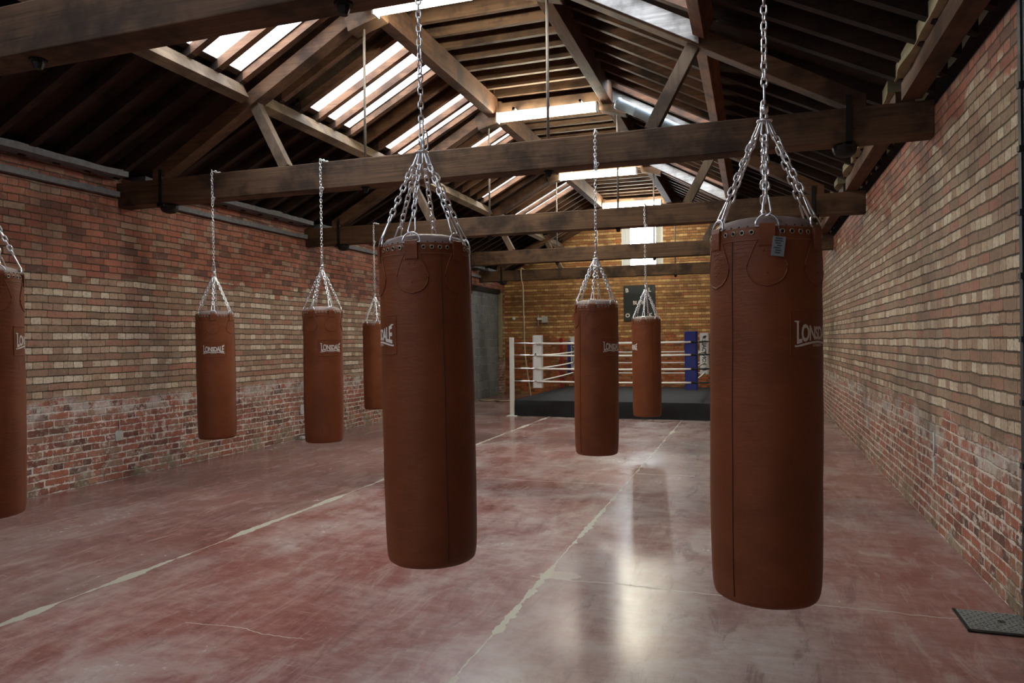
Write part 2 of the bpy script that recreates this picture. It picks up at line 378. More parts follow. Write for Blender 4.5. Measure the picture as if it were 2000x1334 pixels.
M['hemp'] = simple('hemp_rope', (0.34, 0.27, 0.18), 0.9, 0, 0.25, 90, 0.003)
M['black_print'] = simple('black_print', (0.012, 0.012, 0.012), 0.6)
M['sign_black'] = simple('sign_board', (0.012, 0.014, 0.013), 0.5, 0, 0.2, 3)
M['plaster'] = simple('white_plaster', (0.50, 0.50, 0.47), 0.9, 0, 0.2, 25, 0.004)
M['cement'] = simple('pale_cement', (0.33, 0.29, 0.17), 0.9, 0, 0.3, 12, 0.004)
M['steel_plate'] = simple('tread_plate', (0.20, 0.205, 0.195), 0.6, 0.1, 0.4, 40, 0.003)
M['grey_plastic'] = simple('grey_plastic', (0.40, 0.42, 0.40), 0.5, 0, 0.1)
M['brass'] = simple('eyelet_metal', (0.42, 0.36, 0.28), 0.35, 0.9, 0.2)
M['dark_hole'] = simple('eyelet_dark', (0.008, 0.006, 0.005), 0.9)
M['tag'] = simple('grey_card', (0.20, 0.22, 0.23), 0.6, 0, 0.15, 60)
M['tag_ink'] = simple('blue_ink', (0.03, 0.05, 0.075), 0.6)
M['duct'] = simple('pale_blue_duct', (0.22, 0.27, 0.32), 0.45, 0.1, 0.15, 6)
M['putty'] = simple('white_window_frame', (0.55, 0.57, 0.58), 0.5, 0, 0.08)
M['lamp_body'] = simple('lamp_body_white', (0.6, 0.6, 0.57), 0.5)
M['tube'] = emit('fluorescent_diffuser', (1.0, 0.945, 0.75), 92)
M['flat_board'] = wood('flat_ceiling_boarding', 1, (0.055, 0.034, 0.021), (0.15, 0.095, 0.056), rough=0.9)  # paler than the slope boards, lamp light reflected there put into the colour
M['sky_glass'] = emit('daylit_roof_glass', (0.86, 0.93, 1.0), 10)
M['sky_dirty'] = emit('daylit_dirty_glass', (0.88, 0.92, 1.0), 3.5)
M['win_glass'] = emit('daylit_window_glass', (0.86, 0.94, 1.0), 32)
M['rear_fill'] = emit('rear_fill_glow', (0.90, 0.95, 1.0), 0.55)  # glow of the unseen rear pane, added to fill from behind
M['eave'] = wood('shaded_eaves_timber', 0, (0.018, 0.009, 0.006), (0.05, 0.024, 0.014), rough=0.9)  # darker copy of the roof timber, low light put into its colour
M['door_steel'] = simple('dark_steel_door', (0.03, 0.035, 0.04), 0.6, 0.2)

# ------------------------------------------------------------------ text helper
def text_bm(body, size=1.0, offset=0.0, extrude=0.0, spacing=1.0, res=3):
    cu = bpy.data.curves.new('lettering', 'FONT'); cu.body = body; cu.size = size; cu.offset = offset; cu.extrude = extrude
    cu.space_character = spacing; cu.resolution_u = res; cu.align_x = 'CENTER'
    ob = bpy.data.objects.new('lettering', cu); COL.objects.link(ob)
    bpy.context.view_layer.update()
    me = bpy.data.meshes.new_from_object(ob.evaluated_get(bpy.context.evaluated_depsgraph_get()))
    bpy.data.objects.remove(ob); bpy.data.curves.remove(cu)
    b = MB(); b.bm.from_mesh(me); bpy.data.meshes.remove(me)
    xs = [v.co.x for v in b.bm.verts]; ys = [v.co.y for v in b.bm.verts]
    return b, (min(xs), max(xs), min(ys), max(ys))

# ------------------------------------------------------------------ camera
cam = bpy.data.cameras.new('camera'); co = bpy.data.objects.new('camera', cam); COL.objects.link(co)
cam.lens = 1402.4 / 2000 * 36; cam.sensor_width = 36; cam.clip_start = 0.05; cam.clip_end = 100
co.matrix_world = Matrix.Translation((0, 0, 1.5)) @ Matrix.Rotation(0.325, 4, 'Z') @ Matrix.Rotation(pi/2, 4, 'X') @ Matrix.Rotation(-0.010, 4, 'Z')
SC.camera = co

# ------------------------------------------------------------------ room shell
S = 'structure'
fb = MB(); fb.box(XL-0.4, XR+1.2, YB-0.3, YF+0.3, -0.12, 0.0); fb.build('floor', M['floor'], kind=S)

# left wall with a blocked-up doorway near its far end
DY0, DY1, DZ = 15.4, 19.15, 2.84
w = MB()
w.box(XL-0.35, XL, YB, DY0, 0, 3.15); w.box(XL-0.35, XL, DY1, YF, 0, 3.15); w.box(XL-0.35, XL, DY0, DY1, DZ+0.12, 3.15)
w.box(XL-0.35, XL-0.02, YB, YF, 3.15, 3.40)
wl = w.build('wall_left', M['brick_left'], kind=S)
MB().box(XL-0.3, XL-0.07, DY0, DY1, 0, DZ).build('block_infill', M['blocks'], wl, label='grey concrete blocks filling the old doorway')
MB().box(XL-0.3, XL-0.01, DY0-0.02, DY1+0.02, DZ, DZ+0.12).build('lintel', M['iron'], wl, label='dark lintel over the blocked doorway')
# pale cement down the corner edge
t_ = MB()
for i in range(14):
    z = 1.05 + i*0.13; wv = 0.06 + 0.025*noise.noise(Vector((0, 0, i*0.7)))
    t_.box(XL-0.06, XL+0.02+0.01*sin(i*2.1), DY1-0.03-wv*0.3, DY1+0.03+wv, z, z+0.132)
t_.build('trim_1', M['cement'], kind=S)

w = MB(); w.box(XR, XR+0.35, 4.43, YF, 0, 3.28)
w.build('wall_right', M['brick_right'], kind=S)
w = MB(); w.box(XR+0.30, XR+0.65, YB, 4.43, 0, 3.5); w.build('wall_right_recess', M['brick_right'], kind=S)
# far gable with a window opening
WX0, WX1, WZ0, WZ1 = -3.36, -2.28, 3.42, 4.68
top = 5.3
w = MB()
w.box(XL-0.4, WX0, YF, YF+0.35, 0, top); w.box(WX1, XR+0.4, YF, YF+0.35, 0, top); w.box(WX0, WX1, YF, YF+0.35, 0, WZ0); w.box(WX0, WX1, YF, YF+0.35, WZ1, top)
w.build('wall_far', M['brick_far'], kind=S)
wf = MB()
for a, b_, c, d in ((WX0, WX0+0.06, WZ0, WZ1), (WX1-0.06, WX1, WZ0, WZ1), (WX0, WX1, WZ0, WZ0+0.06), (WX0, WX1, WZ1-0.06, WZ1), (WX0+0.17, WX0+0.20, WZ0, WZ1), (WX1-0.20, WX1-0.17, WZ0, WZ1)):
    wf.box(a, b_, YF+0.03, YF+0.10, c, d)
wroot = wf.build('window_1', M['putty'], kind=S)
MB().box(WX0+0.17, WX1-0.17, YF+0.06, YF+0.075, WZ0+0.05, WZ1-0.05).build('pane', M['win_glass'], wroot)
MB().box(WX0+0.05, WX0+0.17, YF+0.06, YF+0.075, WZ0+0.05, WZ1-0.05).build('side_panel', M['putty'], wroot)
MB().box(WX1-0.17, WX1-0.05, YF+0.06, YF+0.075, WZ0+0.05, WZ1-0.05).build('side_panel', M['plaster'], wroot)
MB().box(WX0-0.03, WX0, YF-0.015, YF+0.1, WZ0-0.02, WZ1).build('reveal', M['white_paint'], wroot)
# rear wall behind the viewer; its unseen wide window is added as fill light
RX0, RX1, RZ0, RZ1 = -5.6, 0.2, 0.9, 2.9
w = MB()
w.box(XL-0.4, RX0, YB-0.35, YB, 0, top); w.box(RX1, XR+0.7, YB-0.35, YB, 0, top); w.box(RX0, RX1, YB-0.35, YB, 0, RZ0); w.box(RX0, RX1, YB-0.35, YB, RZ1, top)
w.build('wall_rear', M['brick_rear'], kind=S)
wf = MB()
for i in range(7):
    x = RX0 + (RX1-RX0-0.05)*i/6; wf.box(x, x+0.05, YB-0.12, YB-0.04, RZ0, RZ1)
wf.box(RX0, RX1, YB-0.12, YB-0.04, RZ0, RZ0+0.05); wf.box(RX0, RX1, YB-0.12, YB-0.04, RZ1-0.05, RZ1); wf.box(RX0, RX1, YB-0.12, YB-0.04, 1.9, 1.95)
wroot = wf.build('window_2', M['putty'], kind=S)
MB().box(RX0, RX1, YB-0.16, YB-0.13, RZ0, RZ1).build('pane', M['rear_fill'], wroot)

# dusty ledges and wall plates along the wall heads
def between_trusses(y0=YB, y1=YF):
    ys = [y0] + [q for y in TRUSS_Y for q in (y-0.02, y+TW+0.02)] + [y1]
    return [(ys[i], ys[i+1]) for i in range(0, len(ys), 2)]
led = MB(); plate = MB(); rp = MB()
def rag(mb, x0, x1, ya, yb, z0, z1, amp=0.008, step=0.16, sd=0.0):
    n = max(2, int((yb-ya)/step)); prev = None
    for i in range(n+1):
        y = ya + (yb-ya)*i/n; q = amp*noise.noise(Vector((sd, y*2.3, 0)))*2
        ring = [mb.bm.verts.new(c) for c in ((x0, y, z0), (x1+q*0.6, y, z0+q*0.3), (x1+q*0.6, y, z1+q), (x0, y, z1+q))]
        if prev:
            for k in range(4): mb.bm.faces.new((prev[k], prev[(k+1) % 4], ring[(k+1) % 4], ring[k]))
        else: mb.bm.faces.new(ring[::-1])
        prev = ring
    mb.bm.faces.new(prev)
for a, b_ in between_trusses(): rag(led, XL-0.1, XL+0.055, a, b_, 3.165, 3.225, 0.008, 0.16, 1.0)
led.build('trim_2', M['grey_ledge'], kind=S, label='dusty grey ledge along the head of the left wall')
for a, b_ in between_trusses():
    rag(plate, XL-0.2, XL+0.17, a, b_, 3.375, 3.440, 0.010, 0.14, 5.0)
plate.build('trim_3', M['grey_ledge'], kind=S, label='dusty upper ledge under the left rafters')
for i, (a, b_) in enumerate(between_trusses(4.2)):
    if b_ <= 4.2: continue
    a = max(a, 4.2)
    rp.box(1.10, 1.24, a, b_, 3.335, 3.48)
rp.build('trim_4', M['beam_y'], kind=S, label='dark timber wall plate along the right wall')
inf = MB()
for a, b_ in between_trusses(4.2):
    if b_ <= 4.2: continue
    rag(inf, XR+0.3, 1.045, max(a, 4.2), b_, 3.482, 3.585, 0.04, 0.08, 9.0)
inf.build('trim_5', M['cement'], kind=S, label='ragged yellowish mortar packed on the right wall plate')

# ------------------------------------------------------------------ ceiling: boarding, rafters, roof lights
ceil = empty('ceiling', (0, 0, 0), kind=S)
def rafter_ys():
    out = []
    ys = [YB+0.3] + TRUSS_Y + [YF+0.25]
    for k in range(1, len(ys)):
        y = ys[k] - 0.085 - 0.365*0; lo = ys[k-1] + (TW if k > 1 else 0)
        while y > lo + 0.12:
            out.append(y); y -= 0.365
    return sorted(out)
RY = rafter_ys()                     # near faces; each rafter is 0.065 thick
TH = 0.15
def slope_pts(xa, xb, off): return [(xa, roof_z(xa)+off), (xb, roof_z(xb)+off)]
skyL = [(2.9, 3.6), (4.68, 6.18), (7.16, 8.29), (9.0, 9.75), (10.6, 11.38), (12.8, 13.21), (15.15, 15.62), (-2.6, -0.6), (0.2, 1.4)]
skyR = [(5.40, 6.18), (9.36, 9.75), (13.2, 13.57), (1.2, 2.4), (-2.6, -1.4)]
XS0, XS1 = -5.04, -3.70
def slope_boards(mb, lo, flip, spans):
    f = (lambda x: mir(x)) if flip else (lambda x: x)
    def slab(m_, xa, xb, ya, yb, off=TH, th=0.03):
        m_.prism([(f(xa), roof_z(xa)+off), (f(xb), roof_z(xb)+off), (f(xb), roof_z(xb)+off+th), (f(xa), roof_z(xa)+off+th)], ya, yb)
    slab(lo, XL-0.35, XS0, YB-0.3, YF+0.3); slab(mb, XS1, XF0+0.08, YB-0.3, YF+0.3)
    y = YB-0.3
    for a, b_ in sorted(spans):
        slab(mb, XS0, XS1, y, a); y = b_
    slab(mb, XS0, XS1, y, YF+0.3)
BOARDS = {}
for sd, flip, sp in (('L', False, skyL), ('R', True, skyR)):
    up, lo = MB(), MB(); slope_boards(up, lo, flip, sp)
    BOARDS[sd, 1] = up.build('roof_boards', M['board'] if sd == 'L' else M['eave'], ceil, kind=S); BOARDS[sd, 0] = lo.build('eaves_boards', M['eave'], ceil, kind=S)  # eaves and right boards take the timber with shade in its colour
bf = MB(); bf.box(XF0-0.1, XF1+0.1, YB-0.3, YF+0.3, ZFLAT+0.15, ZFLAT+0.18); raf_parent_f = bf.build('roof_boards', M['flat_board'], ceil, kind=S)
def rafter(y, side):
    if side == 'F':
        return MB().box(XF0-0.06, XF1+0.06, y, y+0.06, ZFLAT, ZFLAT+0.15).build('joist', M['joist'], raf_parent_f, kind=S)
    f = mir if side == 'R' else (lambda x: x)
    z = lambda x: roof_z(x) + 0.006*noise.noise(Vector((x, y*3, 1)))
    for up, xa, xb in ((0, XL+0.02, -5.0), (1, -5.0, XF0+0.04)):
        mb = MB(); mb.prism([(f(xa), z(xa)), (f(xb), z(xb)), (f(xb), z(xb)+TH), (f(xa), z(xa)+TH)], y, y+0.075)
        mb.build('rafter', M['eave'] if not up else (M['rafter'] if side == 'L' else M['rafter_dark']), BOARDS[side, up], kind=S)  # lower and right rafters use darker timber in place of shade
for y in RY:
    if y < -1.0: continue
    rafter(y, 'L'); rafter(y, 'R'); rafter(y + (0.02 if y > 0 else 0), 'F')
# roof lights: one per opening, a pane for every gap between rafters
wn = 3
def rooflight(a, b_, flip):
    global wn
    f = mir if flip else (lambda x: x)
    root = MB()
    for xa, xb in ((XS0-0.03, XS0+0.03), (XS1-0.03, XS1+0.03)):
        root.prism([(f(xa), roof_z(xa)+0.09), (f(xb), roof_z(xb)+0.09), (f(xb), roof_z(xb)+0.14), (f(xa), roof_z(xa)+0.14)], a, b_)
    # ends of the opening
    for yy in (a, b_-0.02):
        root.prism([(f(XS0), roof_z(XS0)+0.09), (f(XS1), roof_z(XS1)+0.09), (f(XS1), roof_z(XS1)+0.18), (f(XS0), roof_z(XS0)+0.18)], yy, yy+0.02)
    r = root.build('window_%d' % wn, M['board'], kind=S); wn += 1
    cuts = [y for y in RY if a-0.07 < y < b_-0.01]
    edges = [a+0.02] + [q for y in cuts for q in (y, y+0.075)] + [b_-0.02]
    for i in range(0, len(edges)-1, 2):
        ya, yb = edges[i], edges[i+1]
        if yb - ya < 0.05: continue
        pn = MB(); za = 0.098
        pn.prism([(f(XS0+0.03), roof_z(XS0+0.03)+za), (f(XS1-0.03), roof_z(XS1-0.03)+za), (f(XS1-0.03), roof_z(XS1-0.03)+za+0.006), (f(XS0+0.03), roof_z(XS0+0.03)+za+0.006)], ya, yb)
        pn.build('pane', M['sky_dirty'] if (flip and a < 3) else M['sky_glass'], r)
for a, b_ in skyL: rooflight(a, b_, False)
for a, b_ in skyR: rooflight(a, b_, True)

# ------------------------------------------------------------------ roof trusses
def zp(x):                      # underside of the principal rafters
    d = x if x < XC else mir(x)
    return 4.03 + 0.56*(d + 4.94)
TL = ['timber roof truss nearest the viewer, its tie beam crossing the top left corner',
      'timber roof truss with the widest visible tie beam, three punchbags hung from it',
      'timber roof truss behind the big one, second tie beam from the large one back',
      'timber roof truss passing just above the gable window, third beam back',
      'last timber roof truss, its tie beam nearest the far brick gable, below the window']
for k, Y in enumerate(TRUSS_Y):
    org = (XC, Y, BEAM_Z0)
    root = empty('roof_truss', org, TL[k], 'roof truss', 'roof trusses carrying the ceiling')
    mb = MB(); n = 40
    # tie beam, slightly irregular
    prev = None; x0, x1 = XL-0.12, XR+0.0
    for i in range(n+1):
        x = x0 + (x1-x0)*i/n; q = 0.006*noise.noise(Vector((x*1.3, Y, 0))); q2 = 0.006*noise.noise(Vector((x*1.1, Y, 7)))
        ring = [mb.bm.verts.new(c) for c in ((x, Y+q, BEAM_Z0+q2), (x, Y+TW, BEAM_Z0+q2), (x, Y+TW, BEAM_Z1-q2), (x, Y+q, BEAM_Z1-q2))]
        if prev:
            for j in range(4): mb.bm.faces.new((prev[j], prev[(j+1) % 4], ring[(j+1) % 4], ring[j]))
        else: mb.bm.faces.new(ring[::-1])
        prev = ring
    mb.bm.faces.new(prev)
    mb.build('tie_beam', M['beam'], root, org, bevel=0.008)
    for s in (0, 1):
        f = mir if s else (lambda x: x)
        xa, xb = -6.30, -3.50
        MB().prism([(f(xa), zp(xa)), (f(xb), zp(xb)), (f(xb), zp(xb)+0.165), (f(xa), zp(xa)+0.165)], Y+0.015, Y+TW-0.03).build('principal_rafter', M['principal'], root, org, bevel=0.006)
        MB().bar((f(-4.98), Y+0.09, zp(-4.98)+0.03), (f(-4.60), Y+0.09, BEAM_Z1-0.0), 0.11, 0.095, (0, 1, 0)).build('strut', M['strut'], root, org, bevel=0.004)
        r = MB().tube([(f(-3.67), Y+0.09, BEAM_Z0-0.05), (f(-3.67), Y+0.09, 4.78)], 0.0135, 8).build('tie_rod', M['rod'], root, org, smooth=True)
        MB().lathe([(0, -0.055), (0.02, -0.055), (0.03, -0.03), (0.03, -0.012), (0.045, -0.012), (0.045, 0)], 8, (f(-3.67), Y+0.09, BEAM_Z0)).build('rod_nut', M['iron'], root, org)
        MB().prism([(f(-3.80), 4.60), (f(-3.44), 4.70), (f(-3.44), 4.99), (f(-3.66), 4.99), (f(-3.86), 4.80)], Y+0.0, Y+TW-0.02).build('joint_block', M['beam'], root, org, bevel=0.006)
        if s and 0 < k < 4:  # added pale board: daylight on the rafter face put into its colour
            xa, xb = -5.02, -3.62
            MB().prism([(f(xa), zp(xa)+0.02), (f(xb), zp(xb)+0.02), (f(xb), zp(xb)+0.19), (f(xa), zp(xa)+0.19)], Y-0.006, Y+0.014).build('daylit_board', M['daylit_pale'], root, org, label='pale board added for daylight on the upper right rafter')
        # iron heel strap round the end of the tie beam
        st = MB(); xs = f(-6.17)
        for yy in (Y-0.012, Y+TW): st.box(xs-0.022, xs+0.022, yy, yy+0.012, BEAM_Z0-0.02, BEAM_Z1+0.10)
        st.box(xs-0.045, xs+0.045, Y-0.012, Y+TW+0.012, BEAM_Z0-0.035, BEAM_Z0)
        st.lathe([(0, -0.085), (0.04, -0.08), (0.075, -0.065), (0.09, -0.035), (0.095, 0.0)], 16, (xs+(-0.02 if s else 0.02), Y+0.1, BEAM_Z0-0.015))
        st.build('heel_strap', M['iron'], root, org)
    MB().box(-3.5, mir(-3.5), Y+0.02, Y+TW-0.04, 4.80, 4.97).build('collar_beam', M['beam'], root, org, bevel=0.006)

# ------------------------------------------------------------------ purlins
def purlin(name_lab, f, low, y0, y1, mat):
    mb = MB()
    for a, b_ in between_trusses(y0, y1):
        if low:
            cx, cz = -5.06, 4.125; th = math.atan(SL)
            ux, uz = cos(th), sin(th)          # up the slope
            nx, nz = -sin(th), cos(th)
            hw, hd = 0.055, 0.085
            pts = [(cx+ux*i*hw+nx*j*hd, cz+uz*i*hw+nz*j*hd) for i, j in ((-1, -1), (1, -1), (1, 1), (-1, 1))]
            mb.prism([(f(px), pz) for px, pz in pts], a, b_)
        else:
            pts = [(-3.63, 4.76), (-3.49, 4.76), (-3.49, 5.03), (-3.63, 5.03)]
            mb.prism([(f(px), pz) for px, pz in pts], a, b_)
    o = mb.build('purlin', mat, bevel=0.004); tag(o, name_lab, 'purlin', None, 'thing'); return o
idf = lambda x: x
purlin('pale edged long purlin under the left row of roof lights', idf, True, YB, YF, M['pale_y'])
purlin('broad upper purlin left of the flat ceiling, above the left roof lights', idf, False, YB, YF, M['beam_y'])
purlin('upper purlin right of the flat ceiling strip', mir, False, YB, YF, M['beam_y'])
purlin('reddish brown lower purlin running down the right roof slope', mir, True, YB, YF, M['purlin_red'])

# ------------------------------------------------------------------ fluorescent lamps
LL = ['fluorescent lamp at the top edge, largest of the lit row', 'fluorescent lamp under the flat ceiling, second in the lit row',
      'fluorescent lamp third in the row, just below the big tie beam', 'farthest fluorescent lamp, small and greenish above the gable window']
for i, (x0, x1, y, z) in enumerate([(-3.42, -2.0, 6.12, 4.65), (-3.47, -2.0, 9.72, 4.66), (-3.55, -2.05, 13.52, 4.63), (-3.48, -2.05, 17.36, 4.735)]):
    org = ((x0+x1)/2, y, z+0.1)
    r = empty('fluorescent_lamp', org, LL[i] if i < 4 else 'fluorescent lamp on the truss nearest the viewer, above the frame', 'lamp', 'fluorescent lamps in a row along the ceiling')
    MB().box(x0, x1, y-0.025, y+0.035, z+0.076, z+0.125).build('lamp_body', M['lamp_body'], r, org, bevel=0.006)
    n = 16; d = MB()
    pr = [(y+0.058*cos(a), z+0.045-0.058*sin(a)) for a in [-0.6+(pi+1.2)*j/n for j in range(n+1)]]
    A = [d.bm.verts.new((x0+0.01, p[0], p[1])) for p in pr]; B = [d.bm.verts.new((x1-0.01, p[0], p[1])) for p in pr]
    for j in range(n): d.bm.faces.new((A[j], A[j+1], B[j+1], B[j]))
    d.bm.faces.new(A); d.bm.faces.new(B[::-1]); d.bm.faces.new((A[0], B[0], B[-1], A[-1]))
    d.build('diffuser', M['tube'], r, org, smooth=False)
    for xx in (x0+0.0, x1-0.02): MB().box(xx, xx+0.02, y-0.06, y+0.06, z-0.018, z+0.115).build('end_cap', M['lamp_body'], r, org)
    for xx in (x0+0.25, x1-0.25): MB().box(xx-0.015, xx+0.015, y-0.01, y+0.02, z+0.10, 4.84).box(xx-0.015, xx+0.015, y-0.01, y+0.16, 4.81, 4.84).build('bracket', M['lamp_body'], r, org)

# pale blue duct beside the second lamp, following the right slope
d = MB()
pa = Vector((-1.72, 9.62, 4.70)); pb = Vector((-0.92, 9.62, 4.70-0.56*0.80))
d.tube([pa + (pb-pa)*t for t in (0, 0.04, 0.05, 0.3, 0.31, 0.33, 0.34, 1)], 0.075, 16, rad=[0.078, 0.082, 0.072, 0.072, 0.078, 0.078, 0.072, 0.072])
d.build('ventilation_duct', M['duct'], smooth=True, label='short pale blue duct pipe under the right slope beside a lamp', cat='duct')

# ------------------------------------------------------------------ punchbag
BH, BR = 1.30, 0.192
def body_r(z):
    pts = [(0.0, 0.184), (0.05, 0.1865), (0.12, 0.190), (0.35, 0.193), (0.7, 0.1935), (1.0, 0.192), (1.2, 0.1905), (1.28, 0.189), (1.31, 0.188)]
    for (a, ra), (b_, rb) in zip(pts, pts[1:]):
        if z <= b_: return ra + (rb-ra)*max(0, z-a)/(b_-a)
    return 0.188
def onbag(ang, z, off=0.0):
    r = body_r(z) + off
    r += 0.0022*noise.noise(Vector((cos(ang)*1.3, sin(ang)*1.3, z*2.2))*1.7) + 0.0022*0.35*noise.noise(Vector((cos(ang)*4, sin(ang)*4, z*9)))
    return Vector((r*cos(ang), r*sin(ang), z))
def link(mb, c, d, side, ls=0.0155, rr=0.0098, wr=0.0039, seg=5, n=5):
    d = d.normalized(); side = (side - d*side.dot(d)).normalized(); path = []
    for k in range(seg+1):
        a = pi*k/seg; path.append(c + d*(ls/2 + rr*sin(a)) + side*(rr*cos(a)))
    for k in range(seg+1):
        a = pi + pi*k/seg; path.append(c + d*(-ls/2 + rr*sin(a)) + side*(rr*cos(a)))
    nrm = d.cross(side).normalized(); m = len(path); rings = []
    for i in range(m):
        tg = (path[(i+1) % m] - path[i-1]).normalized(); a = tg.cross(nrm).normalized()
        rings.append([mb.bm.verts.new(path[i] + a*(wr*cos(2*pi*k/n)) + nrm*(wr*sin(2*pi*k/n))) for k in range(n)])
    for i in range(m):
        A, B = rings[i], rings[(i+1) % m]
        for k in range(n): mb.bm.faces.new((A[k], A[(k+1) % n], B[(k+1) % n], B[k]))
def chain(mb, pts, pitch=0.0295, twist=0.0, **kw):
    pts = [Vector(p) for p in pts]; seglen = [(b_-a).length for a, b_ in zip(pts, pts[1:])]; tot = sum(seglen)
    n = max(1, round(tot/pitch)); st = tot/n
    def at(s):
        for a, b_, L in zip(pts, pts[1:], seglen):
            if s <= L: return a + (b_-a)*(s/L), (b_-a)
            s -= L
        return pts[-1], pts[-1]-pts[-2]
    for i in range(n):
        c, d = at((i+0.5)*st); base = Vector((1, 0.35, 0))
        if abs(d.normalized().dot(base.normalized())) > 0.8: base = Vector((0, 0, 1))
        s = base - d.normalized()*base.dot(d.normalized()); s.normalize()
        q = Matrix.Rotation((pi/2 if i % 2 else 0) + twist*i, 3, d.normalized()); link(mb, c, d, q @ s, **kw)
def hook(mb, p, q, side, rb=0.0155, rt=0.008, wr=0.0036, n=6):
    "pear-shaped spring hook from p (wide end) to q (narrow end)"
    p, q = Vector(p), Vector(q); d = (q-p).normalized(); L = (q-p).length; side = (side - d*side.dot(d)).normalized(); path = []
    for k in range(9):
        a = -pi*k/8; path.append(p + d*(rb + rb*sin(a)) + side*(rb*cos(a)))
    for k in range(7):
        a = pi - pi*k/6; path.append(p + d*(L-rt + rt*sin(a)) + side*(rt*cos(a)))
    nrm = d.cross(side).normalized(); m = len(path); rings = []
    for i in range(m):
        tg = (path[(i+1) % m] - path[i-1]).normalized(); a = tg.cross(nrm).normalized()
        rings.append([mb.bm.verts.new(path[i] + a*(wr*cos(2*pi*k/n)) + nrm*(wr*sin(2*pi*k/n))) for k in range(n)])
    for i in range(m):
        A, B = rings[i], rings[(i+1) % m]
        for k in range(n): mb.bm.faces.new((A[k], A[(k+1) % n], B[(k+1) % n], B[k]))

